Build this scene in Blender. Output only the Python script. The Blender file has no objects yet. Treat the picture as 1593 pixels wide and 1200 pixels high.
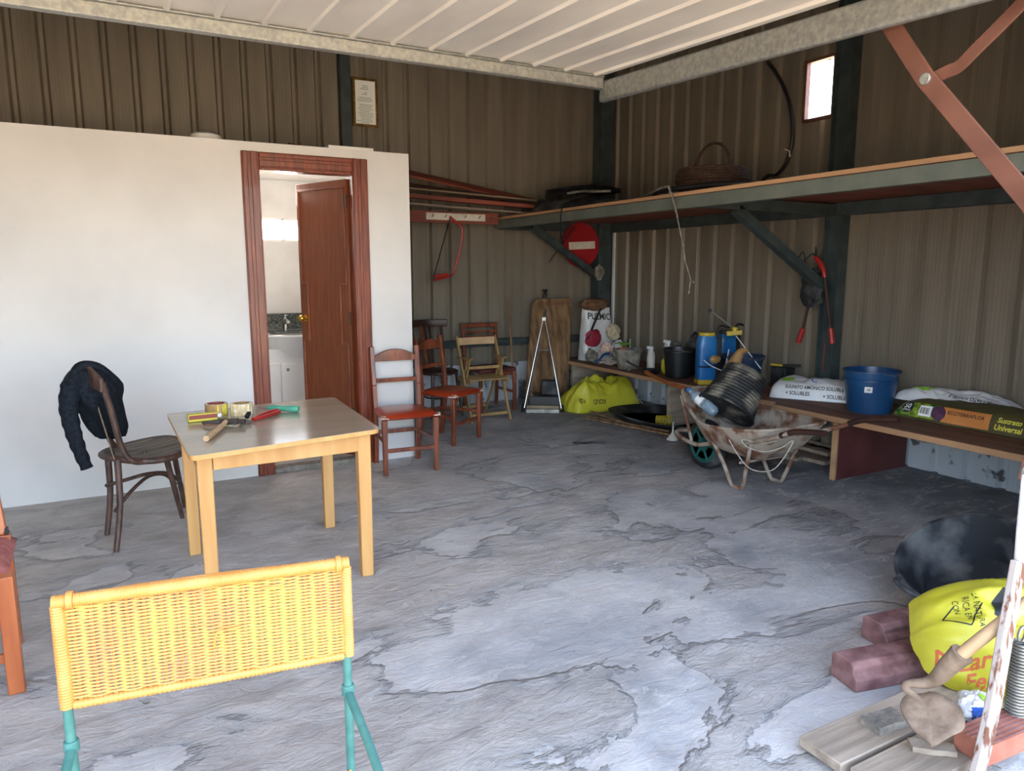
import bpy, bmesh, math, random
from mathutils import Vector, Matrix, Euler, noise
from mathutils.bvhtree import BVHTree
V = Vector
PI = math.pi
R = math.radians
S = bpy.context.scene
COL = S.collection
random.seed(7)

# ------------------------------------------------------------------ camera
FPX, CAMH, PITCH, YAW = 1130.0, 1.5, R(9.05), R(28.3)
cd = bpy.data.cameras.new('camera')
cam = bpy.data.objects.new('camera', cd)
COL.objects.link(cam)
cd.sensor_fit = 'HORIZONTAL'
cd.sensor_width = 36.0
cd.lens = FPX / 1593.0 * 36.0
cam.location = (0, 0, CAMH)
cam.rotation_euler = (PI / 2 - PITCH, 0, -YAW)
cd.clip_start = 0.05
S.camera = cam

# ------------------------------------------------------------------ light
S.view_settings.view_transform = 'Standard'
S.view_settings.look = 'None'
S.view_settings.gamma = 1.0
S.view_settings.exposure = 0.0
EXPO = 2.15
world = bpy.data.worlds.new('sky')
S.world = world
world.use_nodes = True
wn = world.node_tree
bg = wn.nodes['Background']
sky = wn.nodes.new('ShaderNodeTexSky')
sky.sky_type = 'NISHITA'
sky.sun_disc = False
sky.sun_elevation = R(52)
sky.sun_rotation = R(20)
sky.air_density = 1.0
sky.dust_density = 2.0
sky.ozone_density = 1.0
hs = wn.nodes.new('ShaderNodeHueSaturation')
hs.inputs['Saturation'].default_value = 0.76
wn.links.new(sky.outputs[0], hs.inputs['Color'])
wn.links.new(hs.outputs[0], bg.inputs[0])
bg.inputs[1].default_value = 0.42
sl = bpy.data.lights.new('sun', 'SUN')
sl.energy = 6.0
sl.angle = R(0.6)
sl.color = (1.0, 0.9, 0.76)
sun = bpy.data.objects.new('sun', sl)
COL.objects.link(sun)
sun.rotation_euler = (R(-30), R(16), 0)      # high, from behind the building: lights the yard, not the inside
S.view_settings.exposure = EXPO

# ------------------------------------------------------------------ materials
def lin(c):
    def f(v):
        v = v / 255.0
        return v / 12.92 if v <= 0.04045 else ((v + 0.055) / 1.055) ** 2.4
    return (f(c[0]), f(c[1]), f(c[2]), 1.0)

def M(name, c1, c2=None, sc=6.0, rough=0.6, metal=0.0, bump=0.0, bsc=None, st=(1, 1, 1), con=(0.35, 0.65), spec=0.5, coat=0.0, alpha=None, trans=0.0, det=6.0):
    m = bpy.data.materials.new(name)
    m.use_nodes = True
    t = m.node_tree
    b = t.nodes['Principled BSDF']
    b.inputs['Roughness'].default_value = rough
    b.inputs['Metallic'].default_value = metal
    b.inputs['Specular IOR Level'].default_value = spec
    b.inputs['Coat Weight'].default_value = coat
    b.inputs['Transmission Weight'].default_value = trans
    if alpha is not None:
        b.inputs['Alpha'].default_value = alpha
    tc = t.nodes.new('ShaderNodeTexCoord')
    mp = t.nodes.new('ShaderNodeMapping')
    mp.inputs['Scale'].default_value = st
    t.links.new(tc.outputs['Object'], mp.inputs['Vector'])
    nz = t.nodes.new('ShaderNodeTexNoise')
    nz.inputs['Scale'].default_value = sc
    nz.inputs['Detail'].default_value = det
    t.links.new(mp.outputs[0], nz.inputs['Vector'])
    rp = t.nodes.new('ShaderNodeValToRGB')
    rp.color_ramp.elements[0].position = con[0]
    rp.color_ramp.elements[1].position = con[1]
    rp.color_ramp.elements[0].color = lin(c1)
    c2 = c2 or tuple(min(255, v * 1.12) for v in c1)
    rp.color_ramp.elements[1].color = lin(c2)
    t.links.new(nz.outputs[0], rp.inputs[0])
    t.links.new(rp.outputs[0], b.inputs['Base Color'])
    if bump:
        n2 = t.nodes.new('ShaderNodeTexNoise')
        n2.inputs['Scale'].default_value = bsc or sc * 2
        n2.inputs['Detail'].default_value = 6
        t.links.new(mp.outputs[0], n2.inputs['Vector'])
        bp = t.nodes.new('ShaderNodeBump')
        bp.inputs['Strength'].default_value = min(1.0, bump)
        bp.inputs['Distance'].default_value = 0.01
        t.links.new(n2.outputs[0], bp.inputs['Height'])
        t.links.new(bp.outputs[0], b.inputs['Normal'])
    return m

def math_node(t, op, a, b=None, v=None):
    n = t.nodes.new('ShaderNodeMath')
    n.operation = op
    t.links.new(a, n.inputs[0])
    if b is not None:
        t.links.new(b, n.inputs[1])
    if v is not None:
        n.inputs[1].default_value = v
    return n.outputs[0]

def floor_mat():
    m = bpy.data.materials.new('rough_concrete')
    m.use_nodes = True
    t = m.node_tree
    L = t.links.new
    b = t.nodes['Principled BSDF']
    b.inputs['Roughness'].default_value = 0.62
    b.inputs['Specular IOR Level'].default_value = 0.45
    tc = t.nodes.new('ShaderNodeTexCoord')
    def nz(scale, det=8, st=(1, 1, 1), dist=0.0, rough=0.6, rot=0):
        mp = t.nodes.new('ShaderNodeMapping')
        mp.inputs['Scale'].default_value = st
        mp.inputs['Rotation'].default_value = (0, 0, rot)
        L(tc.outputs['Object'], mp.inputs[0])
        n = t.nodes.new('ShaderNodeTexNoise')
        n.inputs['Scale'].default_value = scale
        n.inputs['Detail'].default_value = det
        n.inputs['Roughness'].default_value = rough
        n.inputs['Distortion'].default_value = dist
        L(mp.outputs[0], n.inputs['Vector'])
        return n.outputs[0]
    def ramp(src, stops):
        r = t.nodes.new('ShaderNodeValToRGB')
        e = r.color_ramp.elements
        while len(e) < len(stops):
            e.new(0.5)
        for k, (p, c) in enumerate(stops):
            e[k].position = p
            e[k].color = c if len(c) == 4 else lin(c)
        L(src, r.inputs[0])
        return r.outputs[0]
    def mix(f, a, c):
        x = t.nodes.new('ShaderNodeMix')
        x.data_type = 'RGBA'
        if isinstance(f, float):
            x.inputs[0].default_value = f
        else:
            L(f, x.inputs[0])
        L(a, x.inputs[6])
        L(c, x.inputs[7])
        return x.outputs[2]
    big = nz(1.25, 13, (0.8, 1.35, 1), 0.5, 0.60, R(-15))
    tan = ramp(nz(3.2, 10, (1, 1.5, 1), 0.6), [(0.36, (180, 170, 162)), (0.64, (216, 207, 199))])
    gry = ramp(nz(1.7, 11, (1, 1, 1), 0.5), [(0.34, (150, 151, 153)), (0.5, (186, 185, 185)), (0.66, (210, 208, 205))])
    # flaking tan crust, more of it to the left, over smoother grey cement; shade towards the right wall painted into the colour
    sp = t.nodes.new('ShaderNodeSeparateXYZ')
    L(tc.outputs['Object'], sp.inputs[0])
    xm = math_node(t, 'MULTIPLY_ADD', sp.outputs[0], v=-0.035)
    t.nodes[-1].inputs[2].default_value = 0.0
    ym = math_node(t, 'MULTIPLY_ADD', sp.outputs[1], v=0.022)
    t.nodes[-1].inputs[2].default_value = 0.015
    f1 = math_node(t, 'ADD', math_node(t, 'ADD', xm, ym), big)
    crust = ramp(f1, [(0.49, (0, 0, 0, 1)), (0.515, (1, 1, 1, 1))])
    soft = ramp(f1, [(0.40, (0.05, 0.05, 0.05, 1)), (0.50, (0.45, 0.45, 0.45, 1)), (0.62, (0.9, 0.9, 0.9, 1))])
    c = mix(soft, gry, tan)
    dx = math_node(t, 'MULTIPLY_ADD', sp.outputs[0], v=0.30)
    t.nodes[-1].inputs[2].default_value = -0.90
    f2 = math_node(t, 'ADD', dx, nz(1.3, 8, (1, 1, 1), 0.3))
    dark = ramp(nz(3.5, 8), [(0.35, (84, 84, 88)), (0.7, (126, 125, 126))])  # dark tone for the painted shade on the right
    dk = ramp(f2, [(0.42, (0, 0, 0, 1)), (1.0, (0.9, 0.9, 0.9, 1))])
    c = mix(dk, c, dark)
    fl = ramp(nz(5.0, 14, (0.7, 2.0, 1), 1.4, 0.68, R(-15)), [(0.56, (0, 0, 0, 1)), (0.58, (0.6, 0.6, 0.6, 1)), (0.62, (0, 0, 0, 1))])
    wht = ramp(nz(9, 4), [(0.3, (214, 206, 198)), (0.8, (228, 222, 214))])
    c = mix(fl, c, wht)
    spk = ramp(nz(46, 3), [(0.72, (0, 0, 0, 1)), (0.745, (0.9, 0.9, 0.9, 1))])
    c = mix(spk, c, wht)
    pit = ramp(nz(33, 4, (1, 1, 1), 0.2), [(0.70, (0, 0, 0, 1)), (0.73, (0.75, 0.75, 0.75, 1))])
    blk = ramp(nz(9, 4), [(0.3, (66, 66, 70)), (0.8, (90, 90, 94))])
    c = mix(pit, c, blk)
    edge = ramp(f1, [(0.485, (0, 0, 0, 1)), (0.497, (0.18, 0.18, 0.18, 1)), (0.507, (0, 0, 0, 1))])
    c = mix(edge, c, blk)
    L(c, b.inputs['Base Color'])
    h1 = nz(8.5, 14, (0.8, 1.5, 1), 0.6, 0.68, R(-15))
    h2 = nz(40, 8, (1, 1.5, 1), 0.6, 0.7)
    h3 = nz(1.5, 6, (1, 1.2, 1), 0.4)
    cm = math_node(t, 'MULTIPLY_ADD', crust, v=0.85)
    t.nodes[-1].inputs[2].default_value = 0.35
    hh = math_node(t, 'MULTIPLY', h1, cm)
    hh = math_node(t, 'ADD', hh, math_node(t, 'MULTIPLY', math_node(t, 'MULTIPLY', h2, cm), v=0.22))
    hh = math_node(t, 'ADD', hh, math_node(t, 'MULTIPLY', crust, v=0.13))
    hh = math_node(t, 'ADD', hh, math_node(t, 'MULTIPLY', h3, v=0.3))
    hh = math_node(t, 'ADD', hh, math_node(t, 'MULTIPLY', spk, v=0.06))
    bp = t.nodes.new('ShaderNodeBump')
    bp.inputs['Strength'].default_value = 0.9
    bp.inputs['Distance'].default_value = 0.038
    L(hh, bp.inputs['Height'])
    L(bp.outputs[0], b.inputs['Normal'])
    return m

def sheet_mat(name, axis, white=True):
    """painted ribbed steel: grey-brown with fine rolled lines, whitewashed foot"""
    m = bpy.data.materials.new(name)
    m.use_nodes = True
    t = m.node_tree
    L = t.links.new
    b = t.nodes['Principled BSDF']
    b.inputs['Roughness'].default_value = 0.5
    b.inputs['Metallic'].default_value = 0.15
    tc = t.nodes.new('ShaderNodeTexCoord')
    sp = t.nodes.new('ShaderNodeSeparateXYZ')
    L(tc.outputs['Object'], sp.inputs[0])
    w = t.nodes.new('ShaderNodeTexWave')
    w.wave_type = 'BANDS'
    w.bands_direction = axis
    w.inputs['Scale'].default_value = 11.2
    w.inputs['Distortion'].default_value = 0
    L(tc.outputs['Object'], w.inputs['Vector'])
    nz = t.nodes.new('ShaderNodeTexNoise')
    nz.inputs['Scale'].default_value = 1.2
    nz.inputs['Detail'].default_value = 8
    mp = t.nodes.new('ShaderNodeMapping')
    mp.inputs['Scale'].default_value = (6, 6, 0.6)
    L(tc.outputs['Object'], mp.inputs[0])
    L(mp.outputs[0], nz.inputs['Vector'])
    rp = t.nodes.new('ShaderNodeValToRGB')
    rp.color_ramp.elements[0].position = 0.3
    rp.color_ramp.elements[0].color = lin((112, 103, 90))
    rp.color_ramp.elements[1].position = 0.75
    rp.color_ramp.elements[1].color = lin((138, 128, 113))
    L(nz.outputs[0], rp.inputs[0])
    out = rp.outputs[0]
    if white:
        n2 = t.nodes.new('ShaderNodeTexNoise')
        n2.inputs['Scale'].default_value = 7
        n2.inputs['Detail'].default_value = 6
        L(tc.outputs['Object'], n2.inputs['Vector'])
        zz = math_node(t, 'ADD', sp.outputs[2], math_node(t, 'MULTIPLY', n2.outputs[0], v=0.05))
        lt = math_node(t, 'LESS_THAN', zz, v=0.47)
        r2 = t.nodes.new('ShaderNodeValToRGB')
        r2.color_ramp.elements[0].position = 0.36
        r2.color_ramp.elements[0].color = lin((96, 98, 100))
        r2.color_ramp.elements[1].position = 0.42
        r2.color_ramp.elements[1].color = lin((196, 202, 206))
        L(n2.outputs[0], r2.inputs[0])
        x = t.nodes.new('ShaderNodeMix')
        x.data_type = 'RGBA'
        L(lt, x.inputs[0])
        L(out, x.inputs[6])
        L(r2.outputs[0], x.inputs[7])
        out = x.outputs[2]
    L(out, b.inputs['Base Color'])
    bp = t.nodes.new('ShaderNodeBump')
    bp.inputs['Strength'].default_value = 0.6
    bp.inputs['Distance'].default_value = 0.0015
    pw = math_node(t, 'POWER', w.outputs['Fac'], v=5.0)
    L(pw, bp.inputs['Height'])
    L(bp.outputs[0], b.inputs['Normal'])
    return m

def glass_mat():
    m = bpy.data.materials.new('frosted_pane')
    m.use_nodes = True
    b = m.node_tree.nodes['Principled BSDF']
    b.inputs['Base Color'].default_value = (0.95, 0.97, 1, 1)
    b.inputs['Roughness'].default_value = 0.05
    b.inputs['Alpha'].default_value = 0.15
    return m

mt = dict(
    plaster=M('white_plaster', (206, 203, 200), (218, 215, 212), 1.6, 0.8, bump=0.25, bsc=14),
    plaster_in=M('grey_plaster', (212, 206, 200), (230, 227, 222), 2.5, 0.8, bump=0.15, bsc=10),
    galv=M('galvanised_steel', (138, 140, 138), (166, 166, 158), 45, 0.42, 0.5, con=(0.35, 0.65)),
    leaf=M('white_door_sheet', (212, 206, 198), (232, 226, 216), 4, 0.45, 0.0, con=(0.3, 0.7), st=(1, 0.4, 1)),
    post=M('dark_green_steel', (52, 62, 64), (70, 80, 80), 8, 0.5, 0.2),
    beam=M('grey_green_steel', (92, 98, 90), (108, 112, 102), 6, 0.55, 0.1),
    board=M('shelf_pine', (158, 118, 84), (190, 148, 108), 5, 0.7, st=(1, 0.15, 1), bump=0.2),
    boardred=M('red_brown_board', (104, 48, 36), (140, 70, 52), 6, 0.65, bump=0.15, st=(0.2, 1, 1)),
    redoxide=M('red_oxide_paint', (98, 62, 50), (114, 74, 60), 7, 0.5, bump=0.1),
    mahog=M('mahogany', (84, 30, 14), (140, 62, 28), 9, 0.38, coat=0.12, st=(8, 8, 0.5), bump=0.12, con=(0.3, 0.7)),
    mahog2=M('mahogany_leaf', (104, 52, 26), (128, 68, 38), 9, 0.35, coat=0.2, st=(8, 8, 0.4)),
    redwood=M('reddish_chair_wood', (92, 42, 26), (140, 74, 46), 8, 0.4, coat=0.2, st=(3, 3, 0.5), bump=0.15),
    vinyl=M('red_brown_vinyl', (138, 42, 20), (176, 62, 30), 4, 0.28, coat=0.3, bump=0.12, bsc=12),
    wornfab=M('worn_pale_fabric', (200, 160, 140), (235, 215, 205), 40, 0.8),
    darkwood=M('dark_worn_wood', (58, 40, 34), (96, 70, 58), 14, 0.5, st=(2, 2, 0.8), bump=0.3),
    greyseat=M('weathered_plywood', (70, 62, 54), (128, 116, 100), 9, 0.6, st=(0.6, 5, 1), bump=0.5),
    blackwood=M('dark_brown_wood', (44, 26, 20), (70, 42, 32), 8, 0.45),
    beige=M('beige_laminate', (150, 139, 120), (164, 152, 132), 3, 0.13, st=(0.5, 3, 1), spec=0.7),
    beech=M('beech_wood', (188, 138, 78), (204, 156, 96), 5, 0.45, st=(3, 3, 0.3), bump=0.05),
    rattan=M('yellow_rattan', (198, 132, 60), (214, 156, 88), 14, 0.45, bump=0.3, con=(0.3, 0.7)),
    rattan2=M('yellow_rattan_weave', (204, 140, 82), (222, 178, 84), 9, 0.5, bump=0.3, con=(0.35, 0.65)),
    teal=M('teal_paint', (62, 112, 106), (76, 128, 120), 30, 0.4),
    orangewood=M('orange_varnished_wood', (150, 76, 38), (170, 94, 52), 6, 0.35, st=(3, 3, 0.4), coat=0.2),
    pinkfab=M('faded_red_fabric', (150, 84, 80), (172, 108, 102), 30, 0.85),
    blackcloth=M('black_cloth', (16, 20, 26), (30, 36, 44), 60, 0.9, bump=0.4, spec=0.2),
    chrome=M('chrome', (200, 200, 200), None, 8, 0.15, 1.0),
    steel=M('dull_steel', (120, 118, 112), (160, 158, 152), 14, 0.4, 0.7),
    brass=M('brass', (196, 150, 60), (220, 176, 84), 8, 0.22, 0.9),
    black=M('black_plastic', (18, 19, 21), (30, 31, 33), 10, 0.4),
    dusty=M('dusty_black_rubber', (28, 30, 34), (92, 92, 90), 6, 0.65, con=(0.48, 0.70), bump=0.2, bsc=30, det=12),
    cement_rubber=M('cement_smeared_rubber', (26, 27, 29), (150, 142, 126), 6, 0.7, con=(0.48, 0.72), st=(1, 1, 1.5), det=12),
    blue=M('blue_plastic', (22, 62, 104), (32, 76, 118), 5, 0.35, bump=0.05),
    blue2=M('bright_blue_plastic', (26, 98, 158), (36, 112, 176), 5, 0.3),
    dblue=M('dusty_blue_plastic', (32, 50, 78), (50, 70, 98), 6, 0.5),
    yellow=M('yellow_bag_film', (184, 176, 44), (196, 190, 62), 5, 0.36, con=(0.3, 0.7)),
    yellow2=M('yellow_plastic', (178, 152, 36), (194, 170, 52), 8, 0.4),
    white=M('white_plastic', (214, 214, 212), (230, 230, 228), 6, 0.4),
    bagwhite=M('white_bag_film', (206, 206, 206), (226, 226, 226), 6, 0.32),
    ceramic=M('white_ceramic', (232, 230, 228), (240, 238, 236), 3, 0.12, coat=0.4),
    cabinet=M('white_cabinet', (222, 218, 214), (230, 226, 222), 3, 0.35),
    granite=M('dark_granite', (40, 46, 44), (120, 124, 116), 60, 0.25, con=(0.4, 0.75)),
    red=M('red_paint', (150, 32, 28), (168, 42, 36), 8, 0.35),
    signred=M('sign_red', (146, 20, 26), (158, 28, 32), 5, 0.4),
    signwhite=M('sign_white', (206, 196, 180), (224, 214, 200), 14, 0.5),
    rustwhite=M('rusty_white_paint', (112, 70, 50), (176, 164, 156), 18, 0.7, con=(0.40, 0.48), bump=0.2, st=(2, 2, 0.7)),
    barrow=M('rusty_cement_steel', (112, 72, 50), (164, 150, 134), 9, 0.75, con=(0.4, 0.55), bump=0.6, det=12),
    cement=M('dried_cement', (106, 100, 92), (140, 132, 122), 16, 0.9, bump=0.9, bsc=40),
    rust=M('rust', (104, 52, 34), (142, 84, 56), 12, 0.8, bump=0.4),
    hoemetal=M('mud_caked_metal', (112, 92, 74), (146, 124, 104), 14, 0.85, bump=0.6, bsc=40),
    oldwood=M('grey_old_plank', (136, 120, 104), (174, 158, 140), 6, 0.8, st=(0.25, 3, 3), bump=0.4),
    oldwood2=M('old_brown_plank', (90, 66, 44), (150, 116, 80), 6, 0.75, st=(3, 3, 0.3), bump=0.4),
    paleplank=M('pale_plank', (120, 104, 84), (160, 142, 114), 6, 0.8, st=(0.3, 3, 3), bump=0.3),
    handlewood=M('orange_stick_wood', (150, 78, 38), (178, 100, 54), 6, 0.5, bump=0.1),
    ashwood=M('pale_handle_wood', (176, 142, 104), (198, 166, 128), 8, 0.6, bump=0.1),
    folding=M('greenish_folding_wood', (142, 112, 68), (168, 136, 88), 7, 0.55, st=(2, 2, 0.5)),
    terracotta=M('terracotta_brick', (160, 94, 74), (180, 114, 92), 14, 0.85, bump=0.3),
    maroon=M('maroon_concrete', (104, 66, 64), (150, 112, 108), 12, 0.85, bump=0.5),
    maroonp=M('maroon_panel', (84, 38, 38), (106, 54, 50), 4, 0.6),
    benchp=M('bench_plank', (100, 66, 50), (128, 88, 66), 6, 0.7, st=(3, 0.3, 3), bump=0.2),
    green=M('leaf_green', (104, 150, 50), (140, 190, 70), 14, 0.5),
    mint=M('mint_green_plastic', (66, 140, 112), (86, 156, 128), 8, 0.3),
    tape=M('brown_tape', (150, 112, 70), (176, 140, 92), 20, 0.25, coat=0.4),
    tape2=M('clear_amber_tape', (196, 168, 120), (228, 210, 170), 30, 0.15, coat=0.5, bump=0.6, bsc=60),
    carton=M('maroon_carton', (124, 52, 40), (140, 66, 52), 10, 0.5),
    yellowc=M('yellow_carton', (196, 182, 50), (208, 194, 66), 10, 0.5),
    cream=M('cream_cloth', (176, 160, 130), (206, 192, 164), 10, 0.85, bump=0.4),
    brown=M('brown_cloth', (96, 66, 44), (122, 86, 60), 9, 0.85, bump=0.3),
    crimson=M('crimson_cloth', (134, 22, 44), (156, 34, 56), 8, 0.7, bump=0.2),
    tanhide=M('tan_leather', (150, 112, 66), (176, 136, 84), 9, 0.6, bump=0.2),
    wicker=M('dark_wicker', (46, 30, 24), (82, 56, 42), 30, 0.7, bump=0.5),
    rope2=M('grey_frayed_rope', (92, 88, 82), (130, 124, 114), 40, 0.9),
    rope=M('pale_rope', (170, 160, 146), (200, 192, 180), 40, 0.85),
    hose=M('black_hose', (20, 20, 22), (36, 36, 38), 10, 0.4),
    gold=M('gilt_frame', (96, 70, 30), (150, 112, 50), 20, 0.35, 0.5),
    paper=M('white_paper', (244, 248, 244), (250, 252, 250), 6, 0.5),
    ink=M('dark_print', (30, 32, 34), (36, 38, 40), 6, 0.6),
    greyprint=M('grey_green_print', (126, 150, 136), (140, 160, 150), 6, 0.6),
    redprint=M('orange_red_print', (190, 92, 50), (198, 102, 58), 6, 0.6),
    blueprint=M('blue_print', (36, 80, 160), (46, 92, 172), 6, 0.6),
    limeprint=M('lime_print', (146, 196, 44), (156, 206, 60), 6, 0.5),
    yelprint=M('yellow_print', (216, 210, 70), (226, 220, 90), 6, 0.5),
    soilbag=M('brown_soil_bag', (66, 62, 34), (84, 76, 44), 5, 0.4),
    soilorange=M('orange_bag_print', (190, 120, 60), (206, 136, 74), 6, 0.4),
    purple=M('purple_print', (72, 40, 66), (96, 60, 88), 30, 0.4),
    foliage=M('green_leaf_print', (40, 84, 36), (170, 190, 60), 24, 0.4, con=(0.4, 0.65)),
    grime=M('cement_grimed_plastic', (96, 90, 80), (150, 144, 132), 12, 0.85, bump=0.6, det=12),
    netgreen=M('dark_green_metal', (26, 76, 70), (38, 94, 86), 9, 0.5),
    ground=M('yard_ground', (206, 182, 148), (224, 200, 166), 2, 0.95),
    hinge=M('dark_hinge', (60, 50, 44), None, 8, 0.5, 0.5),
    glass=glass_mat(),
    pet=M('clear_blue_plastic', (180, 206, 226), (206, 226, 240), 8, 0.08, trans=0.75, spec=0.6),
    funnel=M('translucent_plastic', (190, 186, 176), (206, 202, 192), 8, 0.45),
    floor=floor_mat(),
    sheetb=sheet_mat('ribbed_sheet_back', 'X'),
    sheetr=sheet_mat('ribbed_sheet_right', 'Y'),
    roof=M('roof_sheet', (104, 100, 94), (124, 120, 112), 5, 0.6),
)

# ------------------------------------------------------------------ mesh helpers
def wm(o):
    m = o.matrix_basis.copy()
    while o.parent:
        o = o.parent
        m = o.matrix_basis @ m
    return m

def tag(o, label=None, cat=None, group=None, kind=None):
    if label:
        o['label'] = label
    if cat:
        o['category'] = cat
    if group:
        o['group'] = group
    if kind:
        o['kind'] = kind
    return o

def thing(name, label, cat, loc=(0, 0, 0), rz=0.0, group=None, kind=None):
    o = bpy.data.objects.new(name, None)
    COL.objects.link(o)
    o.empty_display_size = 0.1
    o.location = loc
    o.rotation_euler = (0, 0, rz)
    return tag(o, label, cat, group, kind)

def spl(pts, k=6, closed=False):
    pts = [V(p) for p in pts]
    n = len(pts)
    out = []
    rng = range(n) if closed else range(n - 1)
    for i in rng:
        if closed:
            a, b, c, d = pts[(i - 1) % n], pts[i], pts[(i + 1) % n], pts[(i + 2) % n]
        else:
            a, b, c, d = pts[max(i - 1, 0)], pts[i], pts[i + 1], pts[min(i + 2, n - 1)]
        for j in range(k):
            t = j / k
            out.append(0.5 * ((2 * b) + (c - a) * t + (2 * a - 5 * b + 4 * c - d) * t * t + (3 * b - a - 3 * c + d) * t ** 3))
    if not closed:
        out.append(pts[-1])
    return out

class MB:
    def __init__(s):
        s.v = []; s.f = []; s.mi = []; s.cur = 0
    def add(s, vs, fs):
        b = len(s.v)
        s.v += [V(p) for p in vs]
        s.f += [tuple(i + b for i in f) for f in fs]
        s.mi += [s.cur] * len(fs)
        return s
    def box(s, c, d, rot=None):
        x, y, z = d[0] / 2, d[1] / 2, d[2] / 2
        vs = [V((i, j, k)) for i in (-x, x) for j in (-y, y) for k in (-z, z)]
        if rot is not None:
            m = Euler(rot).to_matrix() if not isinstance(rot, Matrix) else rot
            vs = [m @ p for p in vs]
        c = V(c)
        return s.add([p + c for p in vs], [(0, 1, 3, 2), (4, 6, 7, 5), (0, 4, 5, 1), (2, 3, 7, 6), (0, 2, 6, 4), (1, 5, 7, 3)])
    def bar(s, p, q, w, h, up=(0, 0, 1), w2=None, h2=None):
        p, q = V(p), V(q)
        d = (q - p).normalized()
        up = V(up)
        if abs(d.dot(up.normalized())) > 0.99:
            up = V((0, 1, 0))
        x = d.cross(up).normalized()
        y = x.cross(d).normalized()
        w2 = w2 or w; h2 = h2 or h
        vs = []
        for c, ww, hh in ((p, w, h), (q, w2, h2)):
            for a, b in ((-1, -1), (1, -1), (1, 1), (-1, 1)):
                vs.append(c + x * a * ww / 2 + y * b * hh / 2)
        return s.add(vs, [(0, 3, 2, 1), (4, 5, 6, 7), (0, 1, 5, 4), (1, 2, 6, 5), (2, 3, 7, 6), (3, 0, 4, 7)])
    def tube(s, pts, r, n=8, closed=False):
        pts = [V(p) for p in pts]
        k = len(pts)
        rs = r if isinstance(r, (list, tuple)) else [r] * k
        ref = V((0, 0, 1))
        vs, fs = [], []
        prev = None
        for i, p in enumerate(pts):
            if closed:
                d = (pts[(i + 1) % k] - pts[i - 1])
            else:
                d = pts[min(i + 1, k - 1)] - pts[max(i - 1, 0)]
            if d.length < 1e-9:
                d = V((0, 0, 1))
            d.normalize()
            if prev is None:
                a = ref if abs(d.dot(ref)) < 0.9 else V((1, 0, 0))
                x = d.cross(a).normalized()
            else:
                x = (prev - d * prev.dot(d)).normalized()
            y = d.cross(x)
            prev = x
            for j in range(n):
                an = 2 * PI * j / n
                vs.append(p + (x * math.cos(an) + y * math.sin(an)) * rs[i])
        lim = k if closed else k - 1
        for i in range(lim):
            for j in range(n):
                a = i * n + j; b = i * n + (j + 1) % n
                c = ((i + 1) % k) * n + (j + 1) % n; d = ((i + 1) % k) * n + j
                fs.append((a, b, c, d))
        if not closed:
            fs.append(tuple(range(n - 1, -1, -1)))
            fs.append(tuple((k - 1) * n + j for j in range(n)))
        return s.add(vs, fs)
    def sweep(s, pts, w, h, side):
        """flat bar bent along pts; side = direction of its thickness h"""
        pts = [V(p) for p in pts]
        side = V(side).normalized()
        k = len(pts)
        vs, fs = [], []
        for i, p in enumerate(pts):
            d = (pts[min(i + 1, k - 1)] - pts[max(i - 1, 0)]).normalized()
            x = d.cross(side).normalized()
            for a, b in ((-1, -1), (1, -1), (1, 1), (-1, 1)):
                vs.append(p + x * a * w / 2 + side * b * h / 2)
        for i in range(k - 1):
            for j in range(4):
                fs.append((i * 4 + j, i * 4 + (j + 1) % 4, (i + 1) * 4 + (j + 1) % 4, (i + 1) * 4 + j))
        fs.append((0, 1, 2, 3)); fs.append(tuple((k - 1) * 4 + j for j in (3, 2, 1, 0)))
        return s.add(vs, fs)
    def lathe(s, prof, c=(0, 0, 0), rot=None, n=32, fn=None):
        m = rot if isinstance(rot, Matrix) else (Euler(rot).to_matrix() if rot is not None else Matrix.Identity(3))
        c = V(c)
        vs, fs = [], []
        for r, z in prof:
            for j in range(n):
                a = 2 * PI * j / n
                p = V((r * math.cos(a), r * math.sin(a), z))
                if fn:
                    p = fn(p, a)
                vs.append(m @ p + c)
        for i in range(len(prof) - 1):
            for j in range(n):
                fs.append((i * n + j, i * n + (j + 1) % n, (i + 1) * n + (j + 1) % n, (i + 1) * n + j))
        if prof[0][0] > 1e-4:
            fs.append(tuple(range(n - 1, -1, -1)))
        if prof[-1][0] > 1e-4:
            fs.append(tuple((len(prof) - 1) * n + j for j in range(n)))
        return s.add(vs, fs)
    def prism(s, poly, o, xd, yd, t):
        o, xd, yd = V(o), V(xd), V(yd)
        nd = xd.cross(yd).normalized() * t
        n = len(poly)
        a = [o + xd * p[0] + yd * p[1] for p in poly]
        vs = a + [p + nd for p in a]
        fs = [tuple(range(n - 1, -1, -1)), tuple(range(n, 2 * n))]
        fs += [(i, (i + 1) % n, n + (i + 1) % n, n + i) for i in range(n)]
        return s.add(vs, fs)
    def grid(s, fn, nu, nv, cu=False, cv=False):
        vs = [fn(i / (nu if cu else nu - 1), j / (nv if cv else nv - 1)) for i in range(nu) for j in range(nv)]
        fs = []
        for i in range(nu if cu else nu - 1):
            for j in range(nv if cv else nv - 1):
                fs.append((i * nv + j, ((i + 1) % nu) * nv + j, ((i + 1) % nu) * nv + (j + 1) % nv, i * nv + (j + 1) % nv))
        return s.add(vs, fs)
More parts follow.
